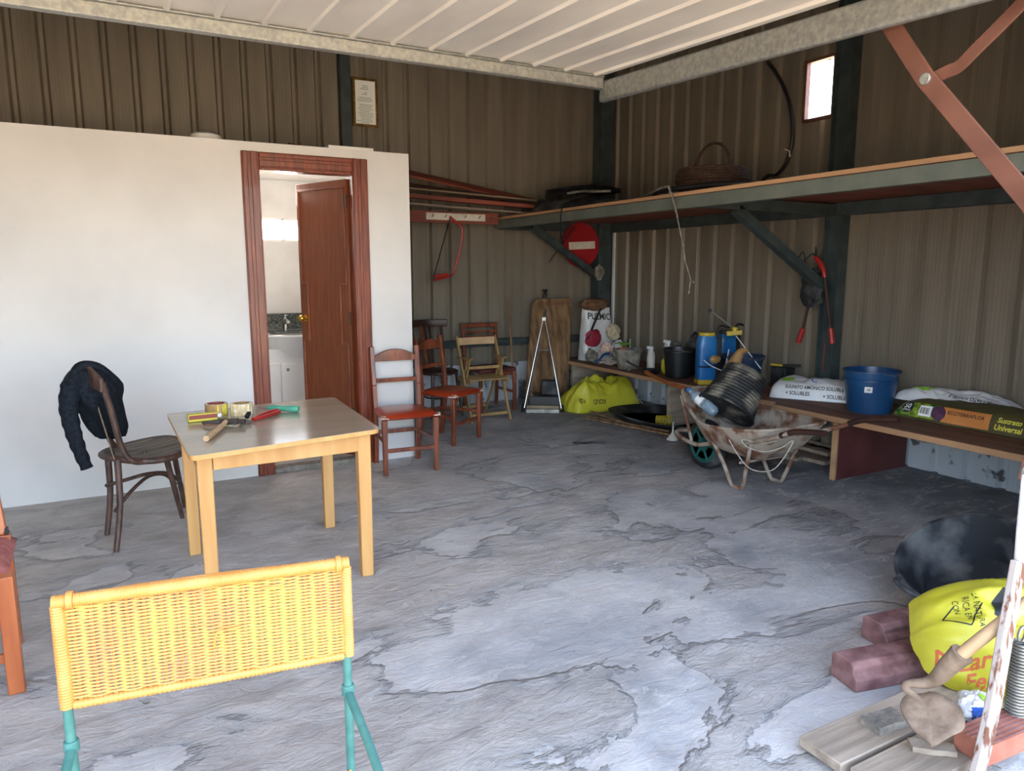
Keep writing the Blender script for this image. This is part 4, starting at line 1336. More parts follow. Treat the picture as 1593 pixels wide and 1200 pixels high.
for u, zc in ((0.0, 0.548), (0.99, 0.556)):
    mb = MB(); mb.tube([rp(u, 0, 0.0), rp(u, 0, 0.64)], 0.0098, 12); mb.build('back_leg', 'teal', rc)
    mb = MB(); mb.tube([rp(u, 0, zc - 0.012), rp(u, 0, zc + 0.012)], 0.0145, 14); mb.build('collar', 'teal', rc, bev=0.002)
    s_ = -1 if u < 0.5 else 1
    mb = MB(); mb.tube(spl([rp(u, -0.006, zc - 0.006), rp(u + 0.05 * s_ * (u > 0.5), -0.22, zc - 0.05), rp(u + 0.06 * s_ * (u > 0.5), -0.40, zc - 0.09), rp(u + 0.05 * s_ * (u > 0.5), -0.45, zc - 0.15), rp(u, -0.46, 0.30), rp(u, -0.48, 0.0)], 4), 0.0098, 12); mb.build('front_leg', 'teal', rc)
    mb = MB(); mb.tube([rp(u, 0.0, 0.345), rp(u, -0.42, 0.345)], 0.009, 10); mb.build('seat_rail', 'teal', rc)
mb = MB(); mb.tube([rp(0, -0.42, 0.345), rp(0.99, -0.42, 0.345)], 0.009, 10); mb.build('seat_front_rail', 'teal', rc)
mb = MB()
for j in range(60):
    y_ = -0.01 - 0.41 * j / 59
    mb.tube([rp(0.01 + 0.98 * i / 40, y_, 0.356 + 0.003 * math.cos(PI * (i + j))) for i in range(41)], 0.003, 5)
mb.build('woven_seat', 'rattan2', rc, ang=80)
# ------------------------------------------------------------------ low bench along the right wall
bn = thing('low_bench', 'long low plank bench with a maroon support panel along the right-hand ribbed wall', 'bench', (4.9, 4.4, 0))
mb = MB(); mb.box((4.90, 5.62, 0.445), (0.74, 3.40, 0.035)); mb.build('bench_plank', 'benchp', bn, bev=0.003)
mb = MB(); mb.box((4.845, 2.62, 0.449), (0.83, 2.62, 0.038)); mb.build('bench_plank', 'benchp', bn, bev=0.003)
mb = MB(); mb.box((4.522, 5.66, 0.445), (0.016, 3.32, 0.037)); mb.build('edge_strip', 'board', bn, bev=0.002)
mb = MB(); mb.box((4.422, 2.62, 0.449), (0.016, 2.62, 0.040)); mb.build('edge_strip', 'board', bn, bev=0.002)
mb = MB(); mb.box((4.86, 3.375, 0.214), (0.80, 0.035, 0.428)); sp = mb.build('support_panel', 'maroonp', bn, bev=0.002)
mb = MB(); mb.box((4.448, 3.375, 0.214), (0.022, 0.04, 0.428)); mb.build('edge_strip', 'board', sp, bev=0.002)
for y_, dm in ((5.35, 'oldwood'), (7.05, 'oldwood')):
    mb = MB(); mb.box((4.92, y_, 0.213), (0.66, 0.04, 0.426)); mb.build('support_panel', dm, bn, bev=0.002, label='grey unpainted end support')
BZ = 0.4645

def lumps(name, label, cat, c, rx_, ry_, rz_, mat, seed, amp=0.25, n=24, fr=2.2, creases=0.0, rot=0.0, parent=None, pname=None):
    """crumpled closed form standing on z = c.z"""
    mb = MB()
    c = V(c)
    def f(u, v):
        th = 2 * PI * u; ph = PI * (0.02 + 0.96 * v)
        d = V((math.cos(th) * math.sin(ph), math.sin(th) * math.sin(ph), math.cos(ph)))
        k = 1 + amp * noise.fractal(d * fr + V((seed, seed * 2, 0)), 1.0, 2.0, 3)
        if creases:
            k -= creases * abs(noise.noise(d * fr * 2.5 + V((seed * 3, 0, seed))))
        p = V((d.x * rx_ * k, d.y * ry_ * k, max(-1.0, d.z * k * 1.08) * rz_))
        p = Matrix.Rotation(rot, 3, 'Z') @ p
        return c + p + V((0, 0, rz_))
    mb.grid(f, n, max(10, n * 2 // 3), cu=True)
    k_ = mb.v
    if parent is not None:
        return mb.build(pname or name, mat, parent)
    o = mb.build(name, mat, loc=c)
    return tag(o, label, cat)

def bucket(name, label, c, r0, r1, h, mat, rib=0.92, handle=True, fill=None, cat='bucket', wob=0.0, axis=None, world=True, th=0.006, n=40, ribs=0):
    t = thing(name, label, cat, c)
    m = axis if axis is not None else Matrix.Identity(3)
    mb = MB()
    def rr_(z):
        return r0 + (r1 - r0) * z / h
    pr = [(0.0, 0.0), (r0 - 0.004, 0.0), (r0, 0.004)]
    N = 24
    for i in range(1, N + 1):
        z = h * i / N
        r = rr_(z)
        if ribs and 0.12 < i / N < 0.92:
            r += 0.004 * (1 if i % 2 else -1) * ribs
        pr.append((r, z))
        if not ribs and abs(z / h - rib) < 0.5 / N:
            pr.append((r + 0.008, z + 0.001)); pr.append((r + 0.008, z + 0.008))
    pr += [(r1 + 0.010, h), (r1 + 0.010, h + 0.008), (r1 - th, h + 0.008), (rr_(h * 0.5) - th, h * 0.5), (r0 - th, 0.012), (0, 0.012)]
    fn = (lambda p, a: V((p.x * (1 + wob * math.sin(2 * a + 1)), p.y * (1 + wob * math.sin(3 * a)), p.z + wob * 0.1 * math.sin(2 * a) * (p.z / h)))) if wob else None
    mb.lathe(pr, c, m, n, fn)
    b = mb.build('tub', mat, t)
    if handle:
        mb = MB()
        if handle == 'lug':
            for s_ in (-1, 1):
                q = spl([(s_ * (r1 - 0.01), -0.07, h), (s_ * (r1 + 0.02), -0.05, h + 0.03), (s_ * (r1 + 0.03), 0, h + 0.04), (s_ * (r1 + 0.02), 0.05, h + 0.03), (s_ * (r1 - 0.01), 0.07, h)], 4)
                mb = MB(); mb.tube([m @ p + V(c) for p in q], 0.010, 8); mb.build('handle', mat, t)
        else:
            q = spl([(-r1 - 0.008, 0, h - 0.01), (-r1 * 0.8, -r1 * 0.6, h + 0.008), (0, -r1 - 0.012, h - 0.015), (r1 * 0.8, -r1 * 0.6, h + 0.008), (r1 + 0.008, 0, h - 0.01)], 6)
            mb.tube([m @ p + V(c) for p in q], 0.003, 6); mb.build('handle', 'steel', t)
    return t, b

# --- far end: backpack with lettering, bags, cords
sk = thing('white_sack', 'tall white sack with black lettering standing at the far end of the bench', 'sack', (4.86, 6.98, BZ))
mb = MB()
def skf(u, v):
    a = 2 * PI * u
    z = v * 0.60
    w_ = 0.205 * (1 - 0.12 * v) * (1 + 0.05 * math.sin(z * 12))
    d_ = 0.11 * (1 - 0.6 * v ** 3)
    ex = 0.6
    x = w_ * (abs(math.cos(a)) ** ex) * (1 if math.cos(a) > 0 else -1)
    y = d_ * (abs(math.sin(a)) ** ex) * (1 if math.sin(a) > 0 else -1)
    k = 1 + 0.09 * fbm(math.cos(a) * 1.4, math.sin(a) * 1.4, z * 4, 3)
    return V((4.88 + x * k, 7.00 + y * k, BZ + z))
mb.grid(skf, 48, 26, cu=True)
mb.add([skf(i / 24, 1.0) for i in range(24)], [tuple(range(24))])
mb.add([skf(i / 24, 0.0) for i in range(24)], [tuple(range(24))])
body = mb.build('sack_body', 'bagwhite', sk)
text('lettering', 'PULMIC', 0.105, (4.885, 6.8, BZ + 0.50), (1, 0.05, -0.06), (0, 0, 1), 'ink', sk, body, xs=0.86)
lumps('brown_cap', 'crumpled brown cloth draped over the top of the white sack', 'cloth', (4.84, 6.99, BZ + 0.565), 0.19, 0.12, 0.075, 'brown', 5, 0.2, 30, 1.6, 0.15)
cs = lumps('crimson_bag', 'small crimson pouch with pale marks hanging in front of the white sack', 'bag', (4.72, 6.82, BZ + 0.17), 0.105, 0.04, 0.10, 'crimson', 9, 0.25, 24, 1.8, 0.2)
mb = MB(); mb.bar((4.63, 6.80, BZ + 0.26), (4.83, 6.84, BZ + 0.60), 0.012, 0.03, up=(0, 1, 0)); mb.build('strap', 'black', sk, bev=0.003)
lumps('cream_bag', 'bunched cream cloth bag tied above the bench beside the crimson pouch', 'bag', (4.97, 6.78, BZ + 0.24), 0.085, 0.07, 0.09, 'cream', 12, 0.25, 28, 2.0, 0.25)
lumps('pale_rag', 'small pale rag with pink marks bunched under the cream bag', 'rag', (4.86, 6.74, BZ + 0.08), 0.09, 0.07, 0.07, 'wornfab', 15, 0.3, 24, 2.2, 0.3)
lumps('grey_rag', 'white and grey rag lying low at the foot of the white sack', 'rag', (5.0, 6.72, BZ), 0.07, 0.09, 0.12, 'bagwhite', 16, 0.3, 24, 2.2, 0.3)
lumps('foil_pouch', 'crumpled silver green pouch at the bench end beside the leaning panel', 'pouch', (4.69, 6.80, BZ), 0.07, 0.07, 0.07, 'grime', 17, 0.35, 24, 2.6, 0.3)
# tangle of pale cord
rr = random.Random(4)
mb = MB()
pts = []
for i in range(60):
    a = i * 2.39 + rr.uniform(-0.4, 0.4)
    r = rr.uniform(0.03, 0.13)
    pts.append((4.74 + r * math.cos(a) * 1.1, 6.52 + r * math.sin(a), BZ + 0.008 + rr.uniform(0, 0.09) * (1 - r / 0.2)))
mb.tube(spl(pts, 5), 0.0045, 6)
tag(mb.build('cord_tangle', 'rope', loc=(4.74, 6.52, BZ)), 'tangled heap of pale cord on the bench below the white sack', 'cord')
mb = MB(); mb.tube(spl([(4.60, 6.62, BZ + 0.02), (4.66, 6.60, BZ + 0.05), (4.73, 6.62, BZ + 0.10), (4.80, 6.60, BZ + 0.11)], 4), 0.014, 8)
tag(mb.build('blue_sleeve', 'blue', loc=(4.70, 6.61, BZ)), 'short blue plastic tube lying across the pale cord', 'tube')
# grimy bucket
bucket('grimy_bucket', 'pale cement-grimed bucket on the bench below the seedling and funnel', (4.72, 6.16, BZ), 0.105, 0.155, 0.20, 'grime', wob=0.03)
sd = thing('seedling', 'bright green leafy seedling in a small orange pot inside the grimy bucket', 'plant', (4.68, 6.20, BZ + 0.13))
mb = MB(); mb.lathe([(0, 0), (0.035, 0), (0.048, 0.09), (0.042, 0.09), (0.03, 0.01), (0, 0.01)], (4.68, 6.20, BZ + 0.13), None, 20); mb.build('pot', 'terracotta', sd)
for i in range(7):
    a = i * 0.9 + 0.3
    mb = MB()
    l_ = 0.09 + 0.02 * (i % 2)
    mb.grid(lambda u, v: V((4.68, 6.20, BZ + 0.215)) + V((math.cos(a), math.sin(a), 0)) * (l_ * u) + V((-math.sin(a), math.cos(a), 0)) * (0.032 * math.sin(PI * min(1, u * 0.95 + 0.05)) * (2 * v - 1)) + V((0, 0, 0.05 * math.sin(u * 2.4) + 0.008 * abs(2 * v - 1))), 8, 5)
    mb.build('leaf', 'green', sd, sol=0.001)
def funnel(label, c, r, h, up=True, mat='funnel'):
    mb = MB()
    pr = [(r, 0), (r - 0.002, 0.006), (0.35 * r, h * 0.32), (0.16 * r, h * 0.42), (0.10 * r, h), (0.06 * r, h), (0.12 * r, h * 0.42), (0.30 * r, h * 0.31), (r - 0.006, 0.0)]
    mb.lathe(pr + [pr[0]], c, None, 28)
    return tag(mb.build('funnel', mat, loc=c), label, 'funnel')
funnel('upturned pale plastic funnel standing behind the grimy bucket', (4.86, 6.32, BZ + 0.135), 0.045, 0.16)
mb = MB(); mb.box((4.86, 6.36, BZ + 0.066), (0.12, 0.12, 0.13))
tag(mb.build('grey_box', 'steel', loc=(4.86, 6.36, BZ), bev=0.004), 'small grey box under the funnel behind the grimy bucket', 'box')
funnel('upturned white plastic funnel on the floor in front of the wheelbarrow wheel', (4.27, 4.90, 0.0), 0.055, 0.165)
# spray bottles
def spray(label, c, r, h, mat, hm, rz=0.0):
    t = thing('spray_bottle', label, 'bottle', c)
    c = V(c)
    mb = MB(); mb.lathe([(0, 0), (r, 0), (r * 1.02, h * 0.1), (r, h * 0.6), (r * 0.85, h * 0.75), (r * 0.35, h * 0.86), (r * 0.33, h * 0.95), (0, h * 0.95)], c, None, 20); mb.build('bottle', mat, t)
    d = V((math.cos(rz), math.sin(rz), 0))
    mb = MB(); mb.bar(c + V((0, 0, h * 0.93)) - d * 0.02, c + V((0, 0, h * 0.97)) + d * 0.055, 0.024, 0.03); mb.tube([c + V((0, 0, h * 0.84)), c + V((0, 0, h * 0.94))], r * 0.42, 12); mb.bar(c + d * 0.03 + V((0, 0, h * 0.93)), c + d * 0.045 + V((0, 0, h * 0.80)), 0.01, 0.008)
    mb.build('trigger_head', hm, t, bev=0.002)
spray('clear spray bottle with white trigger behind the frying pan', (4.83, 5.92, BZ), 0.042, 0.25, 'funnel', 'white', PI)
spray('tall spray bottle with white head left of the black bucket', (4.90, 5.74, BZ), 0.042, 0.33, 'glass' if False else 'funnel', 'white', PI)
spray('spray bottle with dark green body and black head beside the yellow packet', (4.97, 5.66, BZ), 0.05, 0.31, 'netgreen', 'black', PI * 0.8)
pk = lumps('yellow_packet', 'crumpled yellow seed packet standing against the spray bottles', 'packet', (4.79, 5.66, BZ), 0.042, 0.02, 0.082, 'yellow', 21, 0.2, 22, 1.8, 0.2)
# frying pan
pn = thing('frying_pan', 'small black frying pan with its handle pointing left on the bench', 'pan', (4.67, 5.72, BZ))
mb = MB(); mb.lathe([(0, 0), (0.075, 0), (0.098, 0.045), (0.102, 0.047), (0.096, 0.047), (0.072, 0.006), (0, 0.006)], (4.67, 5.72, BZ), None, 32); mb.build('pan_body', 'black', pn)
mb = MB(); mb.tube(spl([(4.61, 5.80, BZ + 0.045), (4.57, 5.86, BZ + 0.075), (4.52, 5.93, BZ + 0.115)], 4), 0.011, 8); mb.build('handle', 'black', pn)
mb = MB(); mb.tube(spl([(4.50, 5.86, BZ + 0.035), (4.545, 5.93, BZ + 0.03), (4.60, 6.00, BZ + 0.03)], 4), 0.010, 8)
tag(mb.build('black_stub', 'black', loc=(4.55, 5.92, BZ + 0.03)), 'short black rod lying behind the pan handle', 'rod')
# black bucket
bucket('black_bucket', 'tall black bucket on the bench between frying pan and blue sprayer', (4.76, 5.42, BZ), 0.115, 0.150, 0.275, 'black')
lumps('dark_mesh', 'dark grey bunched netting behind the black bucket', 'netting', (5.08, 5.50, BZ), 0.12, 0.13, 0.20, 'dusty', 23, 0.3, 24, 1.6, 0.2)
# knapsack sprayers
def sprayer(label, c, w_, d_, h, lidmat, rz=0.0):
    t = thing('knapsack_sprayer', label, 'sprayer', c, rz, 'knapsack sprayers on the bench')
    k = dict(world=False)
    mb = MB()
    def f(u, v):
        a = 2 * PI * u
        z = 0.045 + (h - 0.075) * v
        s_ = 1 - 0.16 * max(0, (v - 0.8) / 0.2) ** 1.5 - 0.05 * max(0, (0.06 - v) / 0.06)
        x = w_ / 2 * s_ * abs(math.cos(a)) ** 0.45 * (1 if math.cos(a) > 0 else -1)
        y = d_ / 2 * s_ * abs(math.sin(a)) ** 0.45 * (1 if math.sin(a) > 0 else -1)
        return V((x, y, z))
    mb.grid(f, 44, 24, cu=True)
    mb.add([f(i / 22, 1) for i in range(22)], [tuple(range(22))])
    mb.add([f(i / 22, 0) for i in range(22)], [tuple(range(22))])
    mb.build('tank', 'blue2', t, ang=60, **k)
    mb = MB(); mb.box((0, 0, 0.022), (w_ * 0.96, d_ * 0.96, 0.045)); mb.build('foot', lidmat, t, bev=0.006, **k)
    mb = MB(); mb.lathe([(0, 0), (w_ * 0.42, 0), (w_ * 0.44, 0.01), (w_ * 0.42, 0.028), (w_ * 0.36, 0.032), (0, 0.03)], (0, 0, h - 0.032), None, 28); mb.build('lid', lidmat, t, **k)
    mb = MB()
    mb.tube(spl([(w_ * 0.3, -d_ * 0.2, h - 0.01), (w_ * 0.6, -d_ * 0.2, h + 0.06), (w_ * 1.1, -d_ * 0.1, h + 0.04)], 6), 0.010, 8); mb.build('hose', 'black', t, **k)
    mb = MB()
    mb.bar((w_ * 0.5 + 0.012, -d_ * 0.3, 0.05), (w_ * 0.5 + 0.012, -d_ * 0.3, h * 0.9), 0.02, 0.045, up=(1, 0, 0)); mb.build('back_strap', 'black', t, bev=0.003, **k)
    mb = MB(); mb.tube(spl([(-w_ * 0.5, -d_ * 0.52, 0.17), (0, -d_ * 0.56, 0.165), (w_ * 0.6, -d_ * 0.5, 0.19)], 4), 0.007, 8); mb.build('waist_strap', 'black', t, **k)
    return t
sprayer('blue knapsack sprayer tank with yellow lid standing at the bench edge', (4.70, 4.98, BZ), 0.175, 0.155, 0.475, 'yellow2', R(-28))
sprayer('second blue sprayer, set back against the wall with a yellow pump head', (5.135, 5.18, BZ), 0.17, 0.15, 0.46, 'black', R(-20))
hd = thing('spray_lance', 'spray lance with yellow valve head and thin silver pipe resting on the sprayers', 'lance', (4.86, 4.88, BZ + 0.3))
mb = MB(); mb.tube([(4.92, 4.86, BZ + 0.50), (4.78, 5.02, BZ + 0.66)], 0.006, 8); mb.build('pipe', 'steel', hd)
mb = MB(); mb.tube([(4.78, 5.02, BZ + 0.655), (4.765, 5.04, BZ + 0.68)], 0.014, 10); mb.build('tip', 'black', hd)
mb = MB(); mb.bar((4.86, 4.90, BZ + 0.462), (4.97, 4.82, BZ + 0.475), 0.05, 0.045); mb.lathe([(0.0, 0), (0.028, 0), (0.028, 0.045), (0, 0.05)], (4.92, 4.86, BZ + 0.475), None, 14); mb.build('valve', 'yellow2', hd, bev=0.006)
mb = MB(); mb.tube([(4.93, 4.85, BZ + 0.44), (5.02, 4.62, BZ + 0.16)], 0.005, 8); mb.build('pipe', 'white', hd)
mb = MB(); mb.tube([(4.86, 4.86, BZ + 0.32), (4.80, 4.84, BZ + 0.12)], 0.005, 8)
mb.build('pipe', 'white', hd)
# straw hat brim / mask
lumps('dust_mask', 'crumpled tan dust mask hanging on the front of the sprayer', 'mask', (4.62, 4.78, BZ + 0.215), 0.062, 0.03, 0.035, 'tanhide', 27, 0.2, 22, 1.8, 0.2)
mb = MB(); mb.tube(spl([(4.56, 4.86, BZ + 0.24), (4.60, 4.80, BZ + 0.19), (4.68, 4.72, BZ + 0.15), (4.78, 4.66, BZ + 0.15)], 5), 0.004, 6)
tag(mb.build('mask_cord', 'white', loc=(4.68, 4.72, BZ + 0.16)), 'thin white cord looped from the dust mask', 'cord')
mb = MB()
gp = spl([(4.53, 4.53, BZ + 0.0), (4.52, 4.53, BZ + 0.07), (4.525, 4.54, BZ + 0.15), (4.58, 4.53, BZ + 0.22), (4.62, 4.52, BZ + 0.29), (4.65, 4.51, BZ + 0.345), (4.70, 4.48, BZ + 0.355)], 6)
gr = [0.040, 0.046, 0.043, 0.038, 0.050, 0.058, 0.056, 0.048, 0.045, 0.047, 0.047, 0.044]
mb.tube(gp, [gr[min(11, i // 3)] * (1 - max(0, i - 24) * 0.055) for i in range(len(gp))], 14)
tag(mb.build('tan_glove', 'tanhide', loc=(4.53, 4.53, BZ)), 'tan leather glove standing upright between the sprayer and the blue tub', 'glove')
# blue tub with sticker
t, b = bucket('blue_tub', 'wide dusty dark-blue tub at the back of the bench behind the barrow', (5.03, 4.86, BZ), 0.145, 0.195, 0.25, 'dblue', th=0.008)
dx_ = V((0.75, -0.66, 0))
patch('sticker', rect(0.035, 0.045), (4.90, 4.72, BZ + 0.07), dx_, (0, 0, 1), 'white', t, b, 0.0015)
ut = thing('utility_knife', 'black and yellow knife lying by the wall right of the dark-blue tub', 'knife', (5.15, 4.50, BZ))
mb = MB(); mb.box((5.16, 4.50, BZ + 0.09), (0.12, 0.16, 0.18)); tag(mb.build('dark_crate', 'dusty', loc=(5.16, 4.50, BZ), bev=0.006), 'low dusty black crate against the wall behind the white sack', 'crate')
mb = MB(); mb.bar((5.12, 4.60, BZ + 0.20), (5.16, 4.50, BZ + 0.195), 0.03, 0.02); mb.build('grip', 'yellow2', ut, bev=0.004)
mb = MB(); mb.bar((5.16, 4.50, BZ + 0.195), (5.22, 4.36, BZ + 0.205), 0.03, 0.024); mb.build('case', 'black', ut, bev=0.005)
ut.location = (5.16, 4.48, BZ + 0.18)
for ch in [x for x in COL.objects if x.parent == ut]:
    me = ch.data
    for v in me.vertices:
        v.co = v.co - V((0.01, -0.02, 0.18))

# white fertiliser sack
def sackthing(name, label, cat, mat, loc, rz, L_, W_, H_, seed, rot=None, **k):
    t = thing(name, label, cat, loc)
    mb = pillow(L_, W_, H_, seed, **k)
    m = Matrix.Translation(V(loc)) @ (Euler(rot).to_matrix().to_4x4() if rot else Matrix.Rotation(rz, 4, 'Z'))
    mb.v = [m @ p for p in mb.v]
    b = mb.build('bag', mat, t, ang=75)
    return t, b, m
ang = math.atan2(-0.84, 0.54)
t, b, m = sackthing('fertiliser_sack', 'plump white fertiliser sack with grey print lying on the bench by the steel post', 'sack', 'bagwhite', (4.94, 3.995, BZ), ang, 0.64, 0.37, 0.150, 3, nu=48, nv=30, ed=5.0, wr=0.2)
sx = (m.to_3x3() @ V((1, 0, 0)))
sy = V((0, 0, 1))
front = V((4.94, 3.995, BZ)) + (m.to_3x3() @ V((0, -0.15, 0)))
nrm = (m.to_3x3() @ V((0, -1, 0.55))).normalized()
upv = nrm.cross(sx).normalized() * 1
if upv.z < 0:
    upv = -upv
def onbag(u, v):
    return front + sx * u + upv * v + nrm * 0.05
text('print', 'SULFATO AMÓNICO SOLUBLE', 0.042, onbag(0.03, 0.085), sx, upv, 'ink', t, b, xs=0.76)
text('print', '+ SOLUBLES', 0.040, onbag(-0.09, 0.035), sx, upv, 'ink', t, b, xs=0.85)
text('print', '+ SOLUBLES', 0.040, onbag(0.19, 0.025), sx, upv, 'ink', t, b, xs=0.85)
patch('lime_mark', [(-0.06, -0.035), (0.05, -0.045), (0.07, 0.02), (-0.03, 0.03)], onbag(-0.20, 0.20), sx, upv, 'limeprint', t, b, 0.001)
text('logo_mark', 'C', 0.07, onbag(0.02, 0.17), sx, upv, 'blueprint', t, b)
# blue bucket
t, b = bucket('blue_bucket', 'bright blue bucket with a small white label on the bench beside the white sack', (4.83, 3.40, BZ), 0.148, 0.190, 0.305, 'blue', wob=0.012, rib=0.79)
d_ = V((0.72, -0.69, 0))
pc = V((4.83, 3.40, BZ + 0.185)) + V((-0.6, -0.8, 0)).normalized() * 0.17 - V((d_.x, d_.y, 0)) * 0.065
patch('label', rect(0.05, 0.042), pc, d_, (0, 0, 1), 'white', t, b, 0.002)
text('label_text', '38', 0.022, pc, d_, (0, 0, 1), 'ink', t, b, off=0.0035)
# crumpled white bag and soil bag
t, b, m = sackthing('empty_sack', 'flattened crumpled white fertiliser sack with lime mark behind the brown soil bag', 'sack', 'bagwhite', (5.115, 2.93, BZ + 0.10), R(-84), 0.80, 0.26, 0.10, 8, wr=0.35, fold=0.9, nu=60, nv=34)
sx = (m.to_3x3() @ V((1, 0, 0)))
o_ = V((5.0, 2.85, BZ + 0.17))
text('print', 'SULFATO SOLUBLE', 0.040, V((5.04, 2.80, BZ + 0.165)), (0, 1, 0), V((-0.6, 0, -0.8)), 'ink', t, b, xs=0.8)
patch('lime_mark', [(-0.07, -0.04), (0.06, -0.04), (0.05, 0.03), (-0.05, 0.04)], (5.07, 3.13, BZ + 0.19), (0, -1, 0), (0.8, 0, 0.6), 'limeprint', t, b, 0.001)
t, b, m = sackthing('soil_bag', 'full brown potting soil bag with orange band and yellow script lying along the bench', 'sack', 'soilbag', (4.985, 2.68, BZ), R(-88), 1.12, 0.34, 0.15, 11, nu=70, nv=30, wr=0.15)
nrm = V((-0.92, 0, 0.40)).normalized(); sx = V((0.035, -1, 0)); upv = V((0.40, 0, 0.92))
def os_(y_, v):
    return V((4.84, y_, BZ + 0.07)) + upv * v + nrm * 0.05
patch('leaf_print', rect(0.30, 0.105), os_(3.03, 0.0), sx, upv, 'foliage', t, b, 0.0012, 24)
patch('berry_print', circ(0.05), os_(2.875, 0.0), sx, upv, 'purple', t, b, 0.002)
patch('orange_band', rect(0.30, 0.105), os_(2.70, 0.0), sx, upv, 'soilorange', t, b, 0.0013, 24)
patch('price_disc', circ(0.044), os_(3.10, 0.012), sx, upv, 'blueprint' if False else 'ink', t, b, 0.003)
text('litres_mark', '50', 0.052, os_(3.10, 0.018), sx, upv, 'paper', t, b, off=0.005)
text('litres_word', 'LITROS', 0.018, os_(3.10, -0.012), sx, upv, 'paper', t, b, off=0.005)
patch('barcode_panel', rect(0.085, 0.075), os_(2.965, 0.0), sx, upv, 'paper', t, b, 0.0032)
for k in range(9):
    patch('bar_line', rect(0.003 + 0.003 * (k % 3 == 0), 0.045), os_(2.965 + 0.030 - k * 0.0072, 0.0), sx, upv, 'ink', t, b, 0.005, 3)
text('print', 'ECOTERRAFLOR', 0.034, os_(2.70, 0.015), sx, upv, 'ink', t, b, off=0.003, xs=0.92)
text('script_print', 'Sustrato', 0.048, os_(2.44, 0.026), sx, upv, 'yelprint', t, b, off=0.003, shear=0.2, xs=0.85)
text('script_print', 'Universal', 0.050, os_(2.44, -0.022), sx, upv, 'yelprint', t, b, off=0.003, shear=0.2, xs=0.85)

# --- under the bench: crates and slats
for i, (x, y_, z, l_, a_) in enumerate(((4.82, 4.05, 0.016, 1.15, 93), (4.93, 4.02, 0.048, 1.05, 90), (4.72, 4.16, 0.016, 1.0, 95), (5.05, 3.98, 0.08, 0.9, 88), (4.62, 4.24, 0.016, 0.8, 97), (4.80, 4.02, 0.080, 0.7, 91))):
    mb = MB(); mb.box((x, y_, z), (l_, 0.09, 0.028), (0, 0, R(a_)))
    nm = ['nearest the middle of the heap', 'second layer of the heap', 'front of the heap beside the barrow wheel', 'topmost, against the wall side', 'outermost board sticking out from under the bench', 'short one lying on top of the others'][i]
    tag(mb.build('scrap_slat', 'oldwood', loc=(x, y_, z - 0.014), bev=0.002), 'grey scrap slat under the bench, ' + nm, 'slat', 'scrap slats under the bench')
for i, (x, y_, z, s_) in enumerate(((5.08, 3.78, 0.11, 0.20), (5.06, 4.05, 0.12, 0.19))):
    t = thing('grey_crate', ['open-sided grey metal crate under the bench nearer the maroon panel', 'second grey metal crate under the bench, further back from the maroon panel'][i], 'crate', (x, y_, z))
    mb = MB(); mb.box((x, y_, z + 0.006), (0.24, 0.22, 0.012)); mb.build('base', 'grime', t)
    for sx_, sy_, dx2, dy2 in ((-1, 0, 0.012, 0.22), (1, 0, 0.012, 0.22), (0, -1, 0.24, 0.012), (0, 1, 0.24, 0.012)):
        mb = MB(); mb.box((x + sx_ * 0.12, y_ + sy_ * 0.11, z + s_ / 2 + 0.006), (dx2, dy2, s_)); mb.build('side', 'grime', t, bev=0.002)

# --- floor between bench and back wall
def black_pan(label, name, c, rx_, ry_, h, seed, rot=0.0):
    mb = MB()
    mb.lathe([(0, 0.0), (0.78, 0.0), (0.97, h), (1.0, h), (1.0, h - 0.012), (0.82, -0.0)], c, None, 48, lambda p, a: Matrix.Rotation(rot, 3, 'Z') @ V((p.x * rx_, p.y * ry_, p.z * (1 + 0.15 * math.sin(3 * a)))))
    return tag(mb.build(name, 'dusty', loc=c), label, 'tray')
black_pan('large shallow dusty black tray on the floor under the bench edge', 'black_tray', (4.72, 5.54, 0.004), 0.42, 0.66, 0.07, 2, R(12))
mb = MB()
for i in range(8):
    mb.tube([V((4.475 + i * 0.017, 5.375 - i * 0.009, 0.065)) + V((0.0, 0, 0.045)) * math.sin(a) + V((0.25, 0.43, 0)).normalized() * 0.035 * math.cos(a) for a in [j * PI / 8 for j in range(16)]], 0.0052, 6, closed=True)
mb.tube([(4.47, 5.38, 0.112), (4.60, 5.305, 0.112)], 0.004, 6)
tag(mb.build('yellow_ribbed_coil', 'yellow2', loc=(4.53, 5.35, 0.02)), 'small yellow ribbed coil sitting in the shallow black tray', 'coil')
for i, (p, q) in enumerate((((4.10, 6.02, 0.012), (4.35, 5.02, 0.012)), ((4.16, 6.10, 0.012), (4.42, 5.12, 0.015)), ((4.22, 6.12, 0.05), (4.30, 5.30, 0.012)))):
    mb = MB(); mb.bar(p, q, 0.022, 0.018)
    tag(mb.build('thin_lath', 'oldwood2', loc=p, bev=0.002), ['outermost brown lath on the floor along the shallow black tray', 'inner brown lath lying beside the shallow black tray', 'shortest brown lath, crossing the other laths'][i], 'lath', 'laths beside the tray')
mb = MB(); mb.tube(spl([(3.40, 5.19, 0.010), (3.46, 5.14, 0.012), (3.50, 5.13, 0.010), (3.56, 5.11, 0.013), (3.645, 5.05, 0.010)], 4), 0.0085, 7)
tag(mb.build('dark_twig', 'black', loc=(3.52, 5.12, 0)), 'thin dark twig lying alone on the concrete floor', 'twig')
